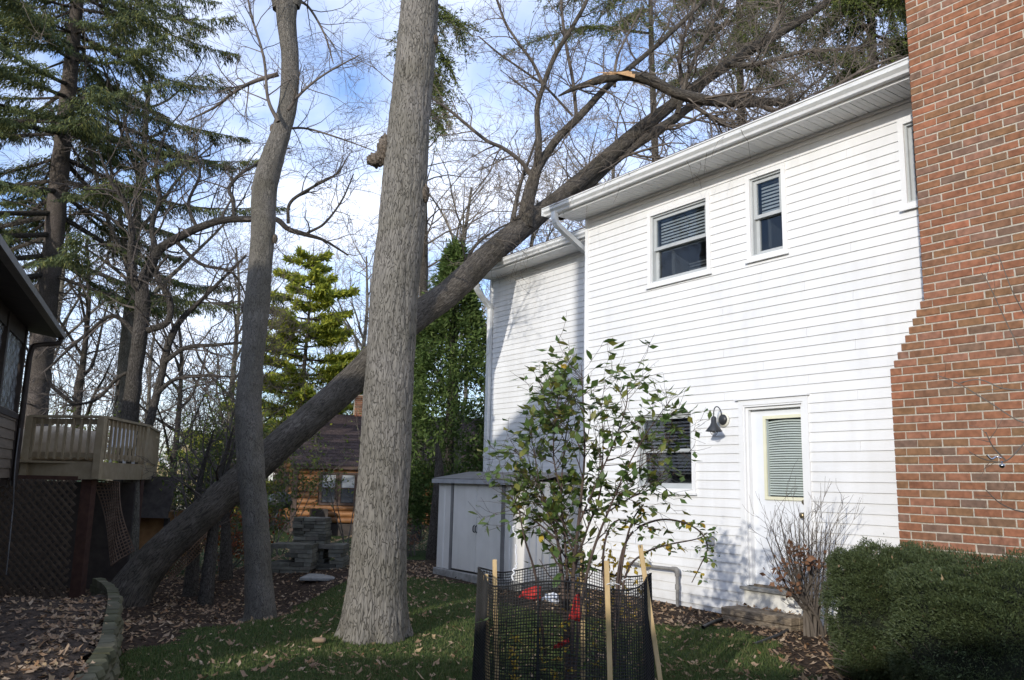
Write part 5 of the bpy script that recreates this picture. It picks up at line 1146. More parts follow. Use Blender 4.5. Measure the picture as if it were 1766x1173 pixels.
cbx = cbox(ccx - .16, ccx + .22, 3.2, 3.6, 3.0, 4.62).build('chimney', MORTAR, cab)
for i in range(16):
    z = 3.3 + i * .082; off = .095 * (i % 2); u = ccx - .17
    while u < ccx + .22: a_ = u; b_ = min(u + .19 - (off if u == ccx - .17 else 0), ccx + .23); cbox(a_, b_ - .012, 3.185, 3.3, z, z + .07).build('brick', BRICK, cbx); u = b_
# patio grill beside the cabin
pg = thing('kettle_grill', gp(485, 903, -.1), 'dark domed grill on legs at the left corner of the log cabin', 'grill'); b0 = np.array([at(482, 890, 27)[0], 27, -.1])
lathe([(0, .55), (.3, .55), (.38, .7), (.38, .74), (.3, .95), (.12, 1.05), (0, 1.06)], b0, (0, 0, 1), 20, 'bowl', BLACKM, pg)
for th in (0.3, 2.4, 4.5):
    e = b0 + np.array([.36 * math.cos(th), .36 * math.sin(th), 0]); V, F, U = tube(np.array([(*(b0 + [0, 0, .62]), .02), (*e, .02)]), 6); mk('leg', V, F, BLACKM, pg)

# ================================================================== STONE FIREPLACE
FST = ramp_island('flagstone', [(.11, .105, .08), (.17, .16, .125), (.08, .075, .06), (.21, .20, .16), (.14, .125, .10)], .95, .15, 0, 12)
fp = thing('stone_fireplace', gp(525, 985, -.1), 'outdoor fireplace of dry stacked flat stones with two low wings before the log cabin', 'fireplace')
def stack(xc, Y, w_, d_, zb, zt, hollow=None):
    z = zb; 
    while z < zt:
        h_ = random.uniform(.045, .075); x = xc - w_ / 2 + random.uniform(-.02, .02)
        while x < xc + w_ / 2 - .05:
            ww = min(random.uniform(.14, .32), xc + w_ / 2 - x + random.uniform(0, .03)); j = lambda: random.uniform(-.018, .018)
            if not (hollow and hollow[0] < z < hollow[1] and hollow[2] < x - xc + ww / 2 < hollow[3]):
                y0 = Y + j(); y1 = Y + d_ + j(); P_ = [(x + j() * .4, y0 + j() * .5, z), (x + ww - .008, y0 + j() * .5, z), (x + ww - .008, y1, z), (x, y1, z)]
                P2 = [(a + j() * .3, b + j() * .3, z + h_ - .006 + j() * .15) for a, b, c in P_]; MB().box8(P_ + P2).build('stone', FST, fp)
            x += ww
        z += h_
Yf = 14.2
def fx(xp, Y=Yf): return float(at(xp, 900, Y)[0])
def fz(yp, Y=Yf): return float(at(520, yp, Y)[2])
stack(fx(528), Yf + .25, .54, .5, -.25, fz(896, Yf + .25))
stack(fx(512), Yf - .25, .66, .5, -.25, fz(943, Yf - .25), (0.02, .2, -.28, -.02))
stack(fx(571), Yf + .15, .42, .5, -.25, fz(940, Yf + .15), (-.02, .2, -.18, .06))
MB().box(fx(528) - .2, fx(528) + .2, Yf + .4, Yf + .7, -.2, .5).build('dark_core', DKBROWN, fp)
o = MB().box(fx(545), fx(600), Yf - .9, Yf - .3, float(ground_z(fx(572), Yf - .6)) - .02, float(ground_z(fx(572), Yf - .6)) + .03).go('paving_slab', CONC, None, .01); tag(rebase(o, (fx(572), Yf - .6, -.12)), 'flat grey paving slab on the grass in front of the stone fireplace', 'paving slab')

# ================================================================== FAR YELLOW HOUSE
fy = thing('yellow_house', (at(300, 860, 44)[0], 44, -.3), 'pale yellow brick house with white gable edge, far away beyond the playhouse', 'house'); Yq = 44
YB = M('buff_brick', (.42, .33, .17), (.55, .45, .26), 12, .9); WH = M('white_board', (.7, .7, .7))
def pz(y, Y=Yq): return float(at(300, y, Y)[2])
def pxx(x, Y=Yq): return float(at(x, 830, Y)[0])
MB().box(pxx(255), pxx(352), Yq, Yq + 6, -.4, pz(822)).build('wall', YB, fy)
mb = MB(); mb.add([(pxx(240), Yq - .3, pz(822)), (pxx(330), Yq - .3, pz(822)), (pxx(268), Yq - .3, pz(786)), (pxx(240), Yq + 5, pz(822)), (pxx(330), Yq + 5, pz(822)), (pxx(268), Yq + 5, pz(786))], [(0, 1, 2), (3, 5, 4), (0, 2, 5, 3), (1, 4, 5, 2), (0, 3, 4, 1)]).build('gable', YB, fy)
MB().bar((pxx(268), Yq - .36, pz(786)), (pxx(305), Yq - .36, pz(811)), .12, .22).build('rake_board', WH, fy)
MB().box8([(pxx(300), Yq - .5, pz(822)), (pxx(372), Yq - .5, pz(822)), (pxx(372), Yq + 3, pz(775)), (pxx(290), Yq + 3, pz(775)), (pxx(300), Yq - .5, pz(820)), (pxx(372), Yq - .5, pz(820)), (pxx(372), Yq + 3, pz(773)), (pxx(290), Yq + 3, pz(773))]).build('roof', SHINGLE, fy)
MB().box(pxx(283), pxx(297), Yq + 2, Yq + 2.6, 1.5, pz(765)).build('chimney', YB, fy)
w_ = MB().box(pxx(307), pxx(326), Yq - .08, Yq - .01, pz(864), pz(838)).build('window', WH, fy)
for i in range(2): MB().box(pxx(308 + i * 9), pxx(315 + i * 9), Yq - .1, Yq - .085, pz(862), pz(840)).build('pane', bpy.data.materials['dull_pane'], w_)
fb = thing('flag', (pxx(299, 38), 38, 1), 'small red white and blue flag hanging before the far yellow house', 'flag')
V, F, U = tube(np.array([(pxx(295, 38), 38, -.2, .02), (pxx(296, 38), 38, pz(818, 38), .02)]), 6); mk('pole', V, F, WH, fb)
fr = M('flag_red', (.5, .04, .05)); 
for i in range(7): MB().box(pxx(296.5 + i * .85, 38), pxx(297.35 + i * .85, 38), 38, 38.01 , pz(852, 38), pz(823, 38)).build('stripe', fr if i % 2 == 0 else WH, fb)
MB().box(pxx(296.5, 38), pxx(300, 38), 37.98, 37.99, pz(833, 38), pz(823, 38)).build('canton', M('flag_blue', (.03, .05, .25)), fb)
# rubble of pale rocks near
for i, (xq, yq, s_) in enumerate(((306, 888, .24), (318, 880, .2))):
    o = knob(at(xq, yq, 24), s_, 'rock', CONC, None, 90 + i, (1.3, 1, .7)); rebase(o, at(xq, yq + 6, 24)); tag(o, ['pale rock lying left of the leaning trunk foot in the far garden', 'smaller pale rock beyond the leaning trunk, right of the other one'][i], 'rock')

# ================================================================== ADDED SHADE CASTERS BEHIND THE CAMERA (unseen, shaped to shade wing and yard)
Sd = np.array([-SX, -SY]); Ld = np.array([Sd[1], -Sd[0]])
def SP(s_, a_, z_): q = Ld * s_ + Sd * a_; return np.array([q[0], q[1], z_])
TEL = math.tan(SUN_EL)
def prism(poly, a0, a1, drop=True):
    mb = MB(); n = len(poly); mb.add([SP(s_, a0, h_ - 0) for s_, h_ in poly] + [SP(s_, a1, h_) for s_, h_ in poly], [tuple(range(n)), tuple(range(2 * n - 1, n - 1, -1))] + [(i, i + n, (i + 1) % n + n, (i + 1) % n) for i in range(n)]); return mb
GREYW = M('caster_grey', (.3, .3, .29), (.36, .36, .35), 3, .7)
aA = -6.5; dz = -aA * TEL
hs = thing('shade_caster_tall', SP(-9, -9, 0), 'tall grey house shape added unseen behind the photographer to shade the left yard', 'house')
pg_ = [(-17, -.5), (-4.95, -.5), (-4.95, 7.4 + dz), (-5.34, 7.3 + dz), (-7.45, 6.25 + dz), (-12, 4.6 + dz), (-17, 4.6 + dz)]  # roofline drawn from the wanted shadow edge on the wing
prism(pg_, aA - 8, aA).build('wall', GREYW, hs)
prism([(-17.3, 4.62 + dz), (-12, 4.64 + dz), (-7.45, 6.29 + dz), (-5.34, 7.34 + dz), (-4.9, 7.44 + dz), (-4.9, 7.54 + dz), (-5.34, 7.44 + dz), (-7.45, 6.39 + dz), (-12, 4.74 + dz), (-17.3, 4.72 + dz)], aA - 8.2, aA + .02).build('roof', SHINGLE, hs)
prism([(-5.25, 7.3 + dz), (-4.88, 7.3 + dz), (-4.88, 11.5 + dz), (-5.25, 11.5 + dz)], aA - 2, aA - .2).build('chimney', MORTAR, hs)  # added stack, casts the upright shadow band beside the main corner
ga = thing('shade_caster_low', SP(1, -9, 0), 'low grey garage added unseen behind the photographer to shade the front lawn', 'occluder')  # added low block, unseen, there only to keep the lawn in shade
prism([(-4.4, -.5), (9, -.5), (9, 1.75 + dz), (2.0, 2.35 + dz), (-4.4, 1.55 + dz)], aA - 6, aA - .3).build('wall', GREYW, ga)
prism([(-4.5, 1.57 + dz), (2.0, 2.37 + dz), (9.2, 1.77 + dz), (9.2, 1.87 + dz), (2.0, 2.47 + dz), (-4.5, 1.67 + dz)], aA - 6.2, aA - .1).build('roof', SHINGLE, ga)

# ================================================================== YOUNG SHRUB IN ITS NETTING
def leafmesh(name, mat, ln=.085, wd=.042, n=4, curl=.2, fold=.25):
    V = []; F = []
    prof = [0, .72, 1, .78, 0] if n == 4 else np.sin(np.linspace(0, math.pi, n + 1)) ** .8
    for i in range(n + 1):
        t = i / n; w_ = prof[i] * wd / 2; x = ln * t; z = -curl * ln * t * t
        V += [(x, -w_, z + fold * w_), (x, 0, z), (x, w_, z + fold * w_)]
    for i in range(n):
        a = 3 * i; F += [(a, a + 3, a + 4, a + 1), (a + 1, a + 4, a + 5, a + 2)]
    return meshdata(name, V, F, mat, smooth=True)
LM = [leafmesh('leaf', LEAFG, .088, .045), leafmesh('leaf', LEAFG, .075, .036, 4, .35, .3), leafmesh('leaf', LEAFG, .095, .042, 4, .1, .15), leafmesh('leaf', LEAFG, .06, .03)]
LMY = leafmesh('leaf', LEAFY, .07, .038)
def put_leaf(p, d, parent, me, g, sc=1.):
    d = Vector([float(v) for v in d]).normalized(); up = Vector((g.normal(0, .4), g.normal(0, .4), 1)); y = up.cross(d).normalized(); z = d.cross(y); m = Matrix((d, y, z)).transposed().to_4x4() @ Matrix.Scale(sc, 4)
    o = bpy.data.objects.new('leaf', me); COL.objects.link(o); o.parent = parent; o.matrix_parent_inverse = Matrix.Translation(-parent.location); o.matrix_basis = Matrix.Translation([float(v) for v in p]) @ m
SC = np.array([.40, 5.25, 0.]); g = np.random.default_rng(101)
sh = thing('leafy_shrub', SC, 'young green-leaved shrub growing out of the black netting cage in front of the house', 'shrub')
YS = 5.25
STEMS = [
 [(985, 1190, 12), (988, 1080, 11), (990, 980, 10), (1000, 880, 8), (1008, 790, 6), (1006, 700, 4), (1003, 630, 2)],
 [(978, 1190, 12), (975, 1080, 11), (968, 980, 10), (955, 900, 7), (930, 840, 5), (900, 790, 3), (872, 768, 2)],
 [(990, 1190, 11), (1000, 1060, 9), (1020, 960, 8), (1050, 880, 6), (1085, 800, 4), (1120, 740, 3), (1155, 692, 2)],
 [(980, 1190, 10), (980, 1050, 9), (975, 940, 7), (968, 850, 5), (975, 760, 4), (985, 700, 2)],
 [(1000, 900, 6), (1030, 830, 5), (1060, 760, 4), (1080, 700, 3), (1082, 660, 2)],
 [(985, 1000, 8), (1010, 920, 6), (1035, 850, 5), (1040, 770, 3), (1038, 700, 2), (1045, 655, 1.5)],
 [(960, 930, 6), (925, 900, 4), (895, 880, 3), (878, 850, 2)],
 [(970, 860, 5), (955, 790, 4), (958, 720, 3), (965, 680, 2)],
 [(1045, 885, 5), (1085, 860, 4), (1130, 840, 3), (1165, 815, 2)],
 [(1070, 830, 4), (1110, 800, 3), (1145, 770, 2), (1160, 740, 1.5)],
 [(955, 905, 4), (935, 860, 3), (925, 800, 2.5), (915, 745, 2)],
 [(1008, 790, 4), (985, 740, 3), (960, 700, 2), (955, 668, 1.5)],
]
STEMT = M('shrub_stem', (.05, .035, .028), (.10, .07, .055), 10, .8)
slv = []; tw = []
for i, q in enumerate(STEMS):
    oy = g.uniform(-.28, .28) if i else 0
    Q = px([(a_, b_, c_ * .62, YS + oy * (j / (len(q) - 1)) * 1.) for j, (a_, b_, c_) in enumerate(q)], None, 5)
    solid(Q, 7, 'stem', STEMT, sh); slv.append(Q); sprout(Q[int(len(Q) * .14):], 22, .27, g, 2, .6, .6, .1, 2, .12, (0, 0, .04), .0013, tw, (.5, 1.1))
twigs(tw, 'twigs', STEMT, sh, 4)
LP = []
for Q in tw + slv:
    L_ = len(Q); m = 7 if len(Q) < 10 else 12
    for k_ in range(m):
        t = g.uniform(.3, 1) * (L_ - 1); i = min(int(t), L_ - 2); p = Q[i, :3] + (Q[i + 1, :3] - Q[i, :3]) * (t - i)
        if p[2] > .84: LP.append((p, Q[i + 1, :3] - Q[i, :3]))
# thin the lower right / keep the silhouette of the photo
g.shuffle(LP) if False else None
wgt = np.array([math.exp(-((p[0] - .42) / .36) ** 2 - ((p[2] - 1.22) / .45) ** 2) + .12 + .2 * (p[2] > 1.8) for p, T in LP]); idx = g.choice(len(LP), min(len(LP), 1900), replace=False, p=wgt / wgt.sum()); print('leaves', len(LP)); cnt = 0; restP = []
for k_ in idx:
    p, T = LP[k_]; T = T / np.linalg.norm(T); a = g.normal(0, 1, 3); a[2] *= .5; d = T * .5 + a * .6 + np.array([0, 0, -.15]); 
    if cnt < 300: put_leaf(p, d, sh, LM[g.integers(4)] if g.uniform() > .04 else LMY, g, g.uniform(.75, 1.15)); cnt += 1
    else: restP.append((p, d))
if restP:
    P_ = np.array([p for p, d in restP[:1700]]); D_2 = np.array([d for p, d in restP[:1700]]); V, F = rhombs(P_, D_2, np.cross(D_2, [0, 0, 1.]) + g.normal(0, .3, D_2.shape), g.uniform(.055, .09, len(P_)), g.uniform(.03, .048, len(P_))); mk('small_leaves', V, F, LEAFG, sh, kind='stuff')
# arching briar on the right of the cage
vn = thing('arching_vine', (.75, 5.4, 0), 'thin arching vine with small leaves reaching from the netting cage towards the house wall', 'vine'); tw = []
for q in ([(1060, 1150, 5, 5.3), (1065, 1000, 5, 5.35), (1085, 925, 4, 5.5), (1130, 898, 3.5, 5.6), (1175, 900, 3, 5.7), (1208, 918, 2.5, 5.75), (1220, 945, 2, 5.8), (1208, 975, 2, 5.8), (1193, 1005, 1.5, 5.8)],
          [(1060, 1100, 5, 5.3), (1080, 990, 4, 5.4), (1110, 955, 3, 5.5), (1150, 940, 3, 5.6), (1200, 930, 2, 5.7), (1220, 920, 1.5, 5.7)], [(1060, 1080, 5, 5.3), (1075, 960, 4, 5.4), (1090, 900, 3, 5.45), (1110, 870, 2, 5.5)], [(1050, 1100, 5, 5.3), (1040, 960, 4, 5.4), (1060, 900, 3, 5.45), (1100, 905, 2, 5.5), (1140, 915, 2, 5.6)],
          [(940, 1130, 5, 5.3), (925, 1000, 4, 5.2), (905, 930, 3, 5.1), (895, 880, 2, 5.1)]):
    Q = px(q, None, 5); solid(Q, 6, 'stem', STEMT, vn); tw.append(Q); sprout(Q, 8, .14, g, 1, .5, .6, .4, 1, .2, (0, 0, -.02), .0016, tw)
V1 = leafmesh('leaf', LEAFG, .05, .03, 4, .3); nlv = 0
for Q in tw:
    for k_ in range(7 if len(Q) < 10 else 16):
        t = g.uniform(.35, 1) * (len(Q) - 1); i = min(int(t), len(Q) - 2); p = Q[i, :3]
        if p[2] > .75 and nlv < 290: put_leaf(p, rdir(1, g)[0] * [1, 1, .6], vn, V1 if g.uniform() > .12 else LMY, g, g.uniform(.6, 1.0)); nlv += 1
# netting cage
cg = thing('netting_cage', (.34, 5.25, 0), 'round cage of black plastic netting on wooden stakes around the young shrub', 'cage'); cc = np.array([.345, 5.25]); RC = .52; HC = .835
nvert = 190; nh = 46; V = []; F = []
def CG(u, v):
    th = u * 2 * math.pi; r = RC * (1 + .035 * math.sin(3 * th + 1) + .03 * math.sin(7 * th)) * (1.05 - .04 * v); return np.array([cc[0] + r * math.cos(th), cc[1] + r * math.sin(th), HC * v * (1 + .035 * math.sin(4 * th + 2)) + .01])
pl = [np.array([(*CG(i / nvert, v), .0027) for v in np.linspace(0, 1, 7)]) for i in range(nvert)] + [np.array([(*CG(u, j / nh), .0027) for u in np.linspace(0, 1, 97)]) for j in range(nh + 1)]
V, F, U = tubes(pl, 3); mk('netting', V, F, NETM, cg, kind='stuff')
V, F, U = tube(np.array([(*(CG(u, 1.0)), .005) for u in np.linspace(0, 1, 97)]), 5); mk('net_edge', V, F, NETM, cg)
for (xa_, ya_, xb_, yb_, Yq) in ((838, 990, 842, 1240, 5.15), (853, 965, 858, 1240, 5.35), (1046, 967, 1056, 1300, 4.72), (1104, 940, 1150, 1250, 5.1), (1004, 950, 1006, 1210, 5.75)):
    MB().bar(at(xb_, yb_, Yq), at(xa_, ya_, Yq), .028, .012, (0, 1, 0)).go('stake', STAKE, cg, .002)
for (xa_, ya_, Yq) in ((1046, 1008, 4.70), (1075, 1000, 4.75)):
    q = at(xa_, ya_, Yq); V, F, U = tube(catmull([(*q, .002), (*(q + [.03, -.01, .01]), .002), (*(q + [.07, 0, .0]), .002)], 3), 4); mk('zip_tie', V, F, M('white_plastic', (.75, .75, .75)) if 'white_plastic' not in bpy.data.materials else bpy.data.materials['white_plastic'], cg)
WP = bpy.data.materials['white_plastic']; REDM = M('red_cloth', (.35, .02, .015), (.5, .04, .03), 12, .7, .4, 40)
o = MB().bar(at(928, 995, 5.0), at(928, 1180, 5.05), .014, .014, (0, 1, 0)).build('thin_post', BLACKM); rebase(o, at(928, 1180, 5.05)); tag(o, 'thin dark metal post standing left of the shrub inside the cage', 'post')
def sheet(pts, name, mat, label, cat, n=6):
    c = [np.array(p) for p in pts]; V = []; F = []
    for i in range(n + 1):
        for j in range(n + 1):
            u, v = i / n, j / n; p = (c[0] * (1 - u) + c[1] * u) * (1 - v) + (c[3] * (1 - u) + c[2] * u) * v; V.append(p + np.array([.004 * math.sin(u * 14), .02 * math.sin(u * 9 + v * 7), .008 * math.sin(v * 11 + u * 5)]))
    for i in range(n):
        for j in range(n): F.append((i * (n + 1) + j, (i + 1) * (n + 1) + j, (i + 1) * (n + 1) + j + 1, i * (n + 1) + j + 1))
    o = mk(name, V, F, mat, smooth=True); m_ = o.modifiers.new('s', 'SOLIDIFY'); m_.thickness = .004; rebase(o, pts[0]); tag(o, label, cat)
sheet([at(893, 1032, 5.1), at(930, 1035, 5.1), at(932, 1012, 5.1), at(905, 1014, 5.15)], 'red_cloth', REDM, 'crumpled red cloth near the top left inside the netting cage', 'cloth')
sheet([at(980, 1070, 5.0), at(1000, 1070, 5.0), at(1000, 1025, 5.05), at(992, 1025, 5.05)], 'red_ribbon', REDM, 'hanging red ribbon in the middle of the netting cage', 'ribbon')
sheet([at(955, 1120, 5.0), at(980, 1108, 5.0), at(980, 1104, 5.0), at(955, 1112, 5.0)], 'red_ribbon', REDM, 'small orange red ribbon low in the netting cage over yellow leaves', 'ribbon')
sheet([at(935, 1035, 5.05), at(962, 1040, 5.05), at(962, 1025, 5.1), at(940, 1022, 5.1)], 'white_tag', WP, 'white plastic tag beside the red cloth inside the netting cage', 'tag')
g = np.random.default_rng(5)
for pts, lb in (([(882, 1000), (884, 985), (892, 972), (890, 940)], 'white twisted tie hanging left of the shrub above the netting'), ([(893, 930), (888, 918), (884, 905)], 'short white twisted ribbon on a leafy branch left of the shrub'), ([(1013, 870), (1015, 850), (1016, 832)], 'thin white tie hanging in the middle of the shrub leaves'), ([(1094, 938), (1094, 910)], 'thin white tie hanging at the right side of the shrub')):
    Q = px([(a_ + g.uniform(-2, 2), b_, 2.5, 5.0) for a_, b_ in pts], None, 6); Q[:, 0] += g.normal(0, .006, len(Q)); Q[:, 2] += g.normal(0, .004, len(Q)); V, F, U = tube(Q, 4); o = mk('white_tie', V, F, WP); rebase(o, Q[0, :3]); tag(o, lb, 'tie')
# low weeds and yellow leaves inside the cage
wd_ = thing('weed_clump', (cc[0], cc[1] - .1, 0), 'weedy green and yellow leaves low inside the netting cage', 'weeds'); tw = []
for k_ in range(26): a = g.uniform(0, 6.28); r = g.uniform(0, .38); tw.append(wander((cc[0] + r * math.cos(a), cc[1] + r * math.sin(a), 0), (g.normal(0, .3), g.normal(0, .3), 1), g.uniform(.3, .75), .003, .001, 6, g, .12))
twigs(tw, 'stems', STEMT, wd_, 3)
for me_, n_, nm in ((LEAFG, 300, 'green_leaves'), (LEAFY, 240, 'yellow_leaves')):
    P_ = np.array([tw[i][j, :3] for i, j in zip(g.integers(0, 26 if me_ is LEAFG else 8, n_), g.integers(1, 7, n_))]); D_2 = rdir(n_, g) * [1, 1, .5]; V, F = rhombs(P_, D_2, np.cross(D_2, [0, 0, 1.]), g.uniform(.03, .06, n_), g.uniform(.018, .03, n_)); mk(nm, V, F, me_, wd_, kind='stuff')
# yellow leaf cluster behind the shrub
yl = thing('yellow_weed', (.85, 5.9, 0), 'clump of yellow leaves just behind the right side of the netting cage', 'weeds'); P_ = []; tw = []
for k_ in range(14): q = at(g.uniform(1020, 1085), 1100, 5.95); tw.append(wander((q[0], 5.95, 0), (g.normal(0, .15), 0, 1), g.uniform(.75, 1.02), .003, .001, 6, g, .08))
twigs(tw, 'stems', STEMT, yl, 3); n_ = 210; P_ = np.array([tw[i][j, :3] for i, j in zip(g.integers(0, 14, n_), g.integers(4, 7, n_))]) + g.normal(0, .03, (n_, 3)); D_2 = rdir(n_, g); V, F = rhombs(P_, D_2, rdir(n_, g), g.uniform(.03, .06, n_), g.uniform(.02, .035, n_)); mk('yellow_leaves', V, F, LEAFY, yl, kind='stuff')

# ================================================================== BARE TWIGGY SHRUB BY THE DOOR
tb = thing('bare_shrub', (2.9, 8.05, 0), 'bare multi-stemmed shrub with brown dead leaves in front of the door step', 'shrub'); g = np.random.default_rng(121)
tw = []; base = gp(1400, 1100); base[2] = 0
for k_ in range(16):
    tx = 1318 + (1445 - 1318) * (k_ + .5) / 16; ty = 885 + 30 * abs(k_ - 8) / 8 + g.uniform(-10, 25); top = at(tx, ty, 8.0 + g.uniform(-.3, .2))
    b0 = base + np.array([g.normal(0, .07), g.normal(0, .05), -.03]); mid = b0 * .45 + top * .55 + np.array([(top[0] - b0[0]) * .05, 0, .0]); mid2 = b0 * .75 + top * .25 - np.array([(top[0] - b0[0]) * .08, 0, 0])
    Q = catmull([(*b0, .016), (*mid2, .014), (*mid, .009), (*top, .003)], 5); solid(Q, 6, 'stem', TWIG, tb); sprout(Q, 11, .38, g, 2, .5, .5, .3, 3, .14, (0, 0, .12), .002, tw, (.3, .8))
twigs(tw, 'twigs', TWIG, tb, 3)
n_ = 150; cen = [at(1385, 965, 7.9), at(1345, 985, 7.9), at(1370, 950, 7.9), at(1410, 965, 7.9), at(1355, 1010, 7.9)]; P_ = np.array([cen[i] for i in g.integers(0, 5, n_)]) + g.normal(0, .05, (n_, 3)) * [1.3, 1, .8]; D_2 = rdir(n_, g); V, F = rhombs(P_, D_2, rdir(n_, g), g.uniform(.04, .09, n_), g.uniform(.02, .05, n_)); mk('dead_leaves', V, F, BROWNLEAF, tb, kind='stuff')
pl_ = thing('yellow_seedling', gp(1432, 1075), 'tiny bright yellow-green seedling at the foot of the left yew bush', 'plant'); q = gp(1432, 1078); q[2] = 0
for k_ in range(9): a = k_ * .7; o = link('leaf', LMY, pl_); o.matrix_parent_inverse = Matrix.Translation(-pl_.location); o.location = q + np.array([0, 0, .1 + .01 * k_]); o.rotation_euler = (g.normal(0, .3), .2, a)
V, F, U = tube(np.array([(*q, .003), (*(q + [0, 0, .16]), .002)]), 5); mk('stem', V, F, STEMT, pl_)

# ================================================================== YEW BUSHES
def yew(c, s, seed, label, n=120000):
    g = np.random.default_rng(seed); c = np.array(c, float); s = np.array(s, float); root = thing('yew_bush', (c[0], c[1], 0), label, 'bush', 'clipped yew bushes')
    d = rdir(n, g); pw = 2 / 3.2; v = np.sign(d) * np.abs(d) ** pw; v /= (np.abs(v) ** 3.2).sum(1)[:, None] ** (1 / 3.2)
    bumps = 1 + .06 * np.sin(v[:, 0] * 9 + v[:, 2] * 7 + seed) + .05 * np.sin(v[:, 1] * 12 - v[:, 2] * 10) + .04 * np.sin(v[:, 0] * 21 + v[:, 1] * 17 + v[:, 2] * 19); dep = 1 - np.abs(g.normal(0, .06, n)) + (g.uniform(0, 1, n) < .03) * g.uniform(0, .09, n)
    hole = (np.sin(v[:, 0] * 14 + seed) * np.sin(v[:, 2] * 13) * np.sin(v[:, 1] * 11 + 1)) > .45
    dep = dep - hole * g.uniform(0, .15, n)
    P_ = c + v * s * (bumps * dep)[:, None]; k_ = P_[:, 2] > .02; P_ = P_[k_]; v = v[k_]; nn = len(P_); D_2 = v * .9 + g.normal(0, .6, (nn, 3)) + [0, 0, .25]; V, F = rhombs(P_, D_2, rdir(nn, g), g.uniform(.014, .034, nn), g.uniform(.004, .008, nn)); mk('needles', V, F, YEW, root, kind='stuff')
    k_ = g.integers(0, nn, 110); V, F = rhombs(P_[k_] + v[k_] * .01, rdir(110, g), rdir(110, g), g.uniform(.02, .05, 110), g.uniform(.012, .03, 110)); mk('caught_leaves', V, F, LITTER, root, kind='stuff')
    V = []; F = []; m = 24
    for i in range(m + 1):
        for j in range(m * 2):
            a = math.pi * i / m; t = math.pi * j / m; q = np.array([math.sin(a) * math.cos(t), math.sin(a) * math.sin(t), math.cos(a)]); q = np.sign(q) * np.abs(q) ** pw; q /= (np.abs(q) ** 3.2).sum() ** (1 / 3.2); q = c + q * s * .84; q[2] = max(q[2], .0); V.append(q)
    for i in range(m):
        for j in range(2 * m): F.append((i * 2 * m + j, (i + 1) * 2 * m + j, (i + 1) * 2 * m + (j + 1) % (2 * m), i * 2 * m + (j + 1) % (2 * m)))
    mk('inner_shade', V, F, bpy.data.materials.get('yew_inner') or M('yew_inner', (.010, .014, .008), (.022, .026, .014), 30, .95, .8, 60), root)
    tw = []
    for k_ in range(60): a = g.uniform(0, 6.28); tw.append(wander((c[0] + .1 * math.cos(a), c[1] + .1 * math.sin(a), 0), (math.cos(a), math.sin(a), g.uniform(.3, 1.5)), s[0] * g.uniform(.9, 1.25), .008, .002, 6, g, .12))
    twigs(tw, 'branches', TWIG, root, 4)
q = wp(1528, 1040, 6.08); yew((q[0] + .07, q[1], .47), (.45, .42, .50), 3, 'left, slightly smaller clipped yew bush beside the bare shrub')
q = wp(1712, 1060, 5.55); yew((q[0] + .1, q[1], .45), (.62, .55, .53), 4, 'right clipped yew bush in front of the brick chimney, cut by the picture edge', 150000)
# edging hose
Q = catmull([(*gp(1300, 1112, .02), .018), (*gp(1322, 1104, .03), .018), (*gp(1350, 1092, .03), .018), (*gp(1372, 1078, .02), .018), (*gp(1395, 1070, .01), .018)], 5); V, F, U = tube(Q, 8); o = mk('black_edging', V, F, BLACKM, smooth=True); tag(rebase(o, Q[0, :3]), 'curved piece of black garden edging lying in the mulch before the step', 'edging')
Q = catmull([(*gp(1212, 1082, .02), .018), (*gp(1228, 1074, .03), .018), (*gp(1245, 1068, .02), .018)], 5); V, F, U = tube(Q, 8); o = mk('black_edging', V, F, BLACKM, smooth=True); tag(rebase(o, Q[0, :3]), 'short end of black edging at the left end of the timber step', 'edging')

# bare branch with ornament in front of the chimney
bb = thing('bare_branch', (2.4, 3.6, 0), 'thin bare branches hanging into the picture in front of the brick chimney', 'branch'); tw = []; g = np.random.default_rng(9)
for q in ([(1830, 790), (1790, 735), (1755, 725), (1700, 690), (1650, 660), (1618, 648)], [(1850, 700), (1800, 640), (1766, 612), (1740, 565), (1705, 490), (1692, 470)], [(1830, 790), (1790, 745), (1766, 765), (1735, 795), (1700, 793), (1672, 780)], [(1850, 820), (1800, 880), (1760, 882), (1725, 868), (1700, 845)], [(1800, 660), (1770, 672), (1730, 670), (1690, 655), (1655, 660)], [(1850, 700), (1800, 600), (1766, 540), (1745, 500), (1722, 440)], [(1735, 795), (1712, 770), (1700, 745)]):
    Q = px([(a_, b_, 3.2 - 2 * j / len(q), 3.55) for j, (a_, b_) in enumerate(q)], None, 5); tw.append(Q); sprout(Q, 3, .12, g, 1, .5, .6, .4, 1, .15, (0, 0, 0), .0008, tw)
for Q in tw[:7]: pass
V, F, U = tubes([np.array([(2.62, 3.55, 0, .02), (2.6, 3.52, .8, .016), (*at(1850, 820, 3.55), .01)]), np.array([(2.6, 3.52, .8, .014), (*at(1850, 700, 3.55), .008)]), np.array([(*at(1850, 820, 3.55), .01), (*at(1830, 790, 3.55), .006)])], 6); mk('stem', V, F, TWIG, bb)
twigs(tw, 'twigs', TWIG, bb, 4)
og = thing('hanging_ornament', at(1728, 800, 3.55), 'small silver bell ornament wired to the bare branch before the bricks', 'ornament'); CHR = M('chrome', (.5, .5, .52), rough=.15, metal=1); c1 = at(1728, 800, 3.55)
lathe([(0, .012), (.003, .012), (.004, .0), (.012, -.003), (.0125, -.007), (.0095, -.014), (.004, -.018), (0, -.019)], c1, (0, 0, 1), 16, 'bell', CHR, og)
Q = px([(1702, 785, 3, 3.55), (1710, 792, 3.5, 3.55), (1718, 788, 3, 3.55), (1727, 790, 3, 3.54)], None, 5); V, F, U = tube(Q, 6); mk('wire_loop', V, F, CHR, og)

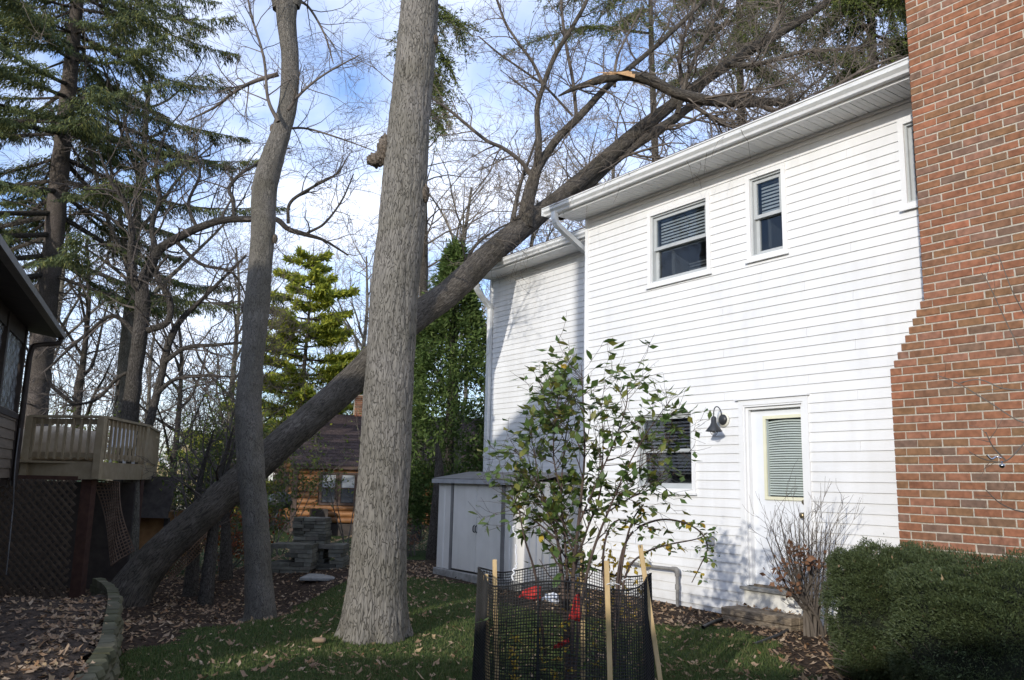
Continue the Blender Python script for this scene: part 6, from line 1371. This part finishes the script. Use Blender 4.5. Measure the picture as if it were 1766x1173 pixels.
# ================================================================== UNDERSTORY
def bush(xp, Y, w_, h_, mat, seed, label, nst=9, nleaf=2600, name='bush', z0=None, lo=.2, size=(.05, .1), lname='leaves'):
    g = np.random.default_rng(seed); q = at(xp, 832, Y); zb = float(ground_z(q[0], Y)); root = thing(name, (q[0], Y, zb), label, 'bush'); tw = []
    for k_ in range(nst): tw.append(wander((q[0] + g.normal(0, w_ * .12), Y + g.normal(0, .2), zb), (g.normal(0, .35), g.normal(0, .2), 1), h_ * g.uniform(.7, 1.05), .018, .005, 8, g, .1)); sprout(tw[-1], 12, h_ * .28, g, 2, .5, .5, .25, 4, .2, (0, 0, .05), .003, tw)
    twigs(tw, 'stems', TWIG, root, 3); pts = np.vstack([t[1:, :3] for t in tw]); pts = pts[pts[:, 2] > zb + h_ * lo]; P_ = pts[g.integers(0, len(pts), nleaf)] + g.normal(0, .05, (nleaf, 3)); V, F = rhombs(P_, rdir(nleaf, g), rdir(nleaf, g), g.uniform(*size, nleaf), g.uniform(size[0] * .5, size[1] * .55, nleaf)); mk(lname, V, F, mat, root, kind='stuff'); return root
bush(335, 17.5, 1.6, 3.6, LEAFU, 1, 'thin green-leaved bush behind the deck corner, above the leaning trunk', 12, 5200)
bush(372, 16.5, 1.0, 2.6, LEAFU, 2, 'green-leaved bush between the playhouse and the crooked trunk', 11, 3600)
bush(300, 19, 1.2, 2.4, LEAFG, 3, 'dark green bush just right of the playhouse roof', 7, 1700)
bush(402, 14.8, .7, 1.05, LEAFR, 4, 'low red and green leaved bush under the leaning trunk beside the crooked trunk', 8, 700, lo=.1)
bush(480, 21, 1.0, 3.4, LEAFU, 5, 'sparse yellow-green sapling at the left end of the log cabin', 6, 900, lo=.35)
bush(600, 20, 1.0, 3.8, LEAFU, 7, 'sparse sapling with yellow leaves in front of the log cabin roof', 3, 260, lo=.35)
bush(712, 16.2, .5, .8, BROWNLEAF, 8, 'low brown weeds at the right of the big trunk foot beyond the lawn', 6, 120)
bush(640, 27, .6, .7, BROWNLEAF, 9, 'rusty low plant at the base of the log cabin wall', 8, 260)
g = np.random.default_rng(17)
for i, (xt, xb_, w_, Yq, lb) in enumerate(((345, 335, 22, 12.8, 'thin dark trunk, leftmost of the three under the leaning tree'), (378, 362, 24, 12.2, 'thin dark trunk, middle of the three under the leaning tree'), (388, 395, 20, 13.6, 'thin dark trunk nearest to the crooked trunk, under the leaning tree'))):
    b_ = at(xb_, 940, Yq); zb = float(ground_z(b_[0], Yq)); t_ = at(xt, 830, Yq + .3); Q = catmull([(b_[0], b_[1], zb - .05, w_ / 2860 * Yq * 1.2), (*(b_ * .5 + t_ * .5)[:2], (zb + t_[2]) / 2, w_ / 2860 * Yq * .8), (*t_, w_ / 2860 * Yq * .45), (t_[0] + .15, t_[1], t_[2] + .8, .012)], 6)
    r_ = tree_root('small_tree', (b_[0], b_[1], zb), lb); solid(Q, 12, 'trunk', BARK_DARK, r_, vnoise(70 + i, (6, 4), (5, 2), (.08, .08))); tw = []; sprout(Q, 14, 1.1, g, 3, .5, .5, .35, 4, .25, (0, 0, .04), .003, tw); twigs(tw, 'twigs', TWIGD, r_)
b_ = at(748, 985, 15.6); r_ = tree_root('small_tree', (b_[0], b_[1], -.2), 'dark bare trunk standing against the left end of the grey shed'); solid(catmull([(b_[0] - .04, b_[1], -.15, .12), (b_[0], b_[1], .9, .095), (b_[0] + .02, b_[1] + .1, 1.6, .085), (b_[0] - .05, b_[1] + .3, 2.1, .03)], 6), 16, 'trunk', BARK_DARK, r_, vnoise(75, (8, 4), (6, 2), (.08, .07)))
tw = []; sprout(catmull([(b_[0] - .04, b_[1], .9, .12), (b_[0], b_[1], 1.6, .08), (b_[0] - .05, b_[1] + .2, 2.1, .03)], 6), 10, .5, g, 2, .5, .3, .2, 3, .2, (0, 0, 0), .003, tw); twigs(tw, 'twigs', TWIGD, r_)

# ================================================================== GRASS AND LEAVES
g = np.random.default_rng(201)
n_ = 330000; yy = 4.3 + 12.5 * g.uniform(0, 1, n_) ** 1.5; xx = g.uniform(-.66, .66, n_) * yy * 1.0; k_ = lawn_mask(xx, yy) & (yy < 15.4); k_ &= (xx * NV[0] + yy * NV[1] < 7.4) ; 
shf = (xx * NV[0] + yy * NV[1] > 6.6) & ((xx * EU[0] + yy * EU[1]) < -9.0) & ((xx * EU[0] + yy * EU[1]) > -11.45); k_ &= ~shf
back = g.uniform(0, 1, n_) < 1; xx, yy = xx[k_], yy[k_]; m = len(xx); print('blades', m)
zz = ground_z(xx, yy); P_ = np.stack([xx, yy, zz - .004], 1); D_2 = np.stack([g.normal(0, .45, m), g.normal(0, .45, m), np.ones(m)], 1); D_2 /= np.linalg.norm(D_2, axis=1)[:, None]; ang = g.uniform(0, math.pi, m); W_ = np.stack([np.cos(ang), np.sin(ang), np.zeros(m)], 1)
pat = .6 + .5 * (np.sin(xx * 3.1 + 1) * np.sin(yy * 2.7) * .5 + .5); hh = g.uniform(.022, .055, m) * pat; wdt = g.uniform(.0022, .004, m) * (1 + yy / 9)
V = np.stack([P_ - W_ * wdt[:, None], P_ + W_ * wdt[:, None], P_ + D_2 * hh[:, None]], 1).reshape(-1, 3); F = np.arange(3 * m).reshape(m, 3)
o = mk('grass', V, F, GRASS, None); tag(o, 'short green lawn grass between the trunks and the white house', 'grass'); o['kind'] = 'stuff'
# leaf litter
def litter(px_, py_, pz_, g, smin=.014, smax=.046, flat=.32):
    n = len(px_); K = 7
    th = np.linspace(0, 2 * math.pi, K + 1)[:-1]; rr = np.array([1.0, .45, .8, .4, .75, .42, .8])
    s = g.uniform(smin, smax, n); yaw = g.uniform(0, 6.28, n); tx = g.normal(0, flat, n); ty = g.normal(0, flat, n); cu = g.uniform(.05, .5, n)
    lx = rr[None] * np.cos(th)[None] * s[:, None]; ly = rr[None] * np.sin(th)[None] * .65 * s[:, None]; lz = cu[:, None] * (rr[None] ** 2) * s[:, None] * (np.sin(th[None] * 1.0 + yaw[:, None]) * .5 + .5)
    lz = lz + lx * np.sin(tx)[:, None] + ly * np.sin(ty)[:, None]; lz = lz - lz.min(1)[:, None] + .003
    X_ = px_[:, None] + lx * np.cos(yaw)[:, None] - ly * np.sin(yaw)[:, None]; Y_ = py_[:, None] + lx * np.sin(yaw)[:, None] + ly * np.cos(yaw)[:, None]; Z_ = pz_[:, None] + lz
    C_ = np.stack([px_, py_, pz_ + lz.mean(1) * .6], 1)[:, None]; V = np.concatenate([np.stack([X_, Y_, Z_], -1), C_], 1).reshape(-1, 3)
    b0 = (np.arange(n) * (K + 1))[:, None]; j = np.arange(K)[None]; F = np.stack([b0 + j, b0 + (j + 1) % K, np.broadcast_to(b0 + K, (n, K))], -1).reshape(-1, 3); return V, F
# density: thick under the leaning tree and along the back, thin on the lawn
n_ = 150000; yy = g.uniform(4, 28, n_); xx = g.uniform(-.68, .64, n_) * yy
lawn = lawn_mask(xx, yy); Dn = xx * NV[0] + yy * NV[1]; ok = (Dn < 7.5) | (yy > 17.5); un = -(xx * -EU[0] + yy * -EU[1]); shd = (Dn > 6.55) & (un < -9.0) & (un > -11.5) & (Dn < 8.5); ok &= ~shd
clump = .5 + .5 * np.sin(xx * 2.3 + np.sin(yy * 1.7) * 2) * np.sin(yy * 1.9 + 1)
pr = np.where(lawn, .09 + .14 * (clump > .7), .50 * (.3 + clump)); pr = np.where((yy > 12.2) & (yy < 26), .55 * (.35 + .8 * clump), pr); pr = np.where((xx > 1.2) & (yy < 10) & ~lawn, .45, pr); pr = np.where(yy >= 17.5, .35, pr)
ok &= g.uniform(0, 1, n_) < pr
inbed = (xx < -1.7) & (yy < 8.3) & inside(xx, yy, bp_); ok &= ~inbed
xx, yy = xx[ok], yy[ok]; V, F = litter(xx, yy, ground_z(xx, yy), g); print('litter', len(xx))
o = mk('leaf_litter', V, F, LITTER); tag(o, 'dry brown oak leaves scattered over the mulch and lawn', 'fallen leaves'); o['kind'] = 'stuff'
n_ = 15000; yy = g.uniform(3.4, 8.2, n_); xx = g.uniform(-6, -1.8, n_); kk = inside(xx, yy, bp_) & (xx > -.75 * yy); cl_ = .5 + .5 * np.sin(xx * 4 + yy * 2) ; dist = np.min(np.hypot(xx[:, None] - RW[None, :, 0], yy[:, None] - RW[None, :, 1]), 1); kk &= g.uniform(0, 1, n_) < (.25 + .6 * (dist < .5) + .35 * cl_ * (yy < 5.8)); xx, yy = xx[kk], yy[kk]
V, F = litter(xx, yy, bed_z(xx, yy), g, .014, .042); o = mk('bed_leaves', V, F, LITTER); tag(o, 'dry brown leaves heaped on the raised bed behind the retaining wall', 'fallen leaves'); o['kind'] = 'stuff'
# leaves on the step, debris on the roofs
xs = []; 
uu = g.uniform(-6.15, -5.4, 40); dd = g.uniform(7.38, 7.5, 40); pp_ = np.array([H(a_, .146, b_) for a_, b_ in zip(uu, dd)]); V, F = litter(pp_[:, 0], pp_[:, 1], pp_[:, 2], g, .02, .045); o = mk('step_leaves', V, F, LITTER); tag(o, 'a few dry leaves lying on the timber step', 'fallen leaves'); o['kind'] = 'stuff'
# hanging twigs over the gutters
tw = []
for k_ in range(120):
    u = g.uniform(-9.2, -5.5) if k_ % 2 else g.uniform(-13.3, -9.3); D0, z0 = ((7.03, 5.36) if u > -9.25 else (8.53, 5.56)); p0 = H(u, z0 + .03, D0 - .02 + g.uniform(0, .25)); tw.append(wander(p0, (g.normal(0, .6), g.normal(0, .6), g.uniform(-.6, .9)), g.uniform(.15, .6), .0035, .0015, 5, g, .25, (0, 0, -.12)))
o = twigs(tw, 'roof_twigs', TWIG, None, 3); tag(o, 'broken twigs caught on the white gutters under the fallen tree', 'twigs')
# small spots of moss / debris on the lawn
for i, (xq, yq) in enumerate(((550, 1108),)):
    q = gp(xq, yq); o = blob((q[0], q[1], .02), np.array([.06, .04, .02]), 'bark_chunk', LITTER, 3, 'flat brown piece of bark lying on the grass left of the big trunk', 'bark', 8, 12)
# mulch chips
n_ = 16000; yy = g.uniform(3.5, 14, n_); xx = g.uniform(-.66, .62, n_) * yy; kk = ~lawn_mask(xx, yy) & (xx * NV[0] + yy * NV[1] < 7.5); xx, yy = xx[kk], yy[kk]; ib = inside(xx, yy, bp_); zz = np.where(ib, bed_z(xx, yy), ground_z(xx, yy)); m = len(xx); P_ = np.stack([xx, yy, zz + .004], 1); D_2 = np.stack([g.normal(0, 1, m), g.normal(0, 1, m), g.normal(0, .25, m)], 1); V, F = rhombs(P_, D_2, rdir(m, g), g.uniform(.02, .06, m), g.uniform(.008, .02, m))
o = mk('mulch_chips', V, F, ramp_island('mulch_chip', [(.03, .02, .014), (.07, .045, .03), (.12, .085, .06), (.045, .03, .02)], .95, .1)); tag(o, 'dark brown mulch chips on the planting beds', 'mulch'); o['kind'] = 'stuff'
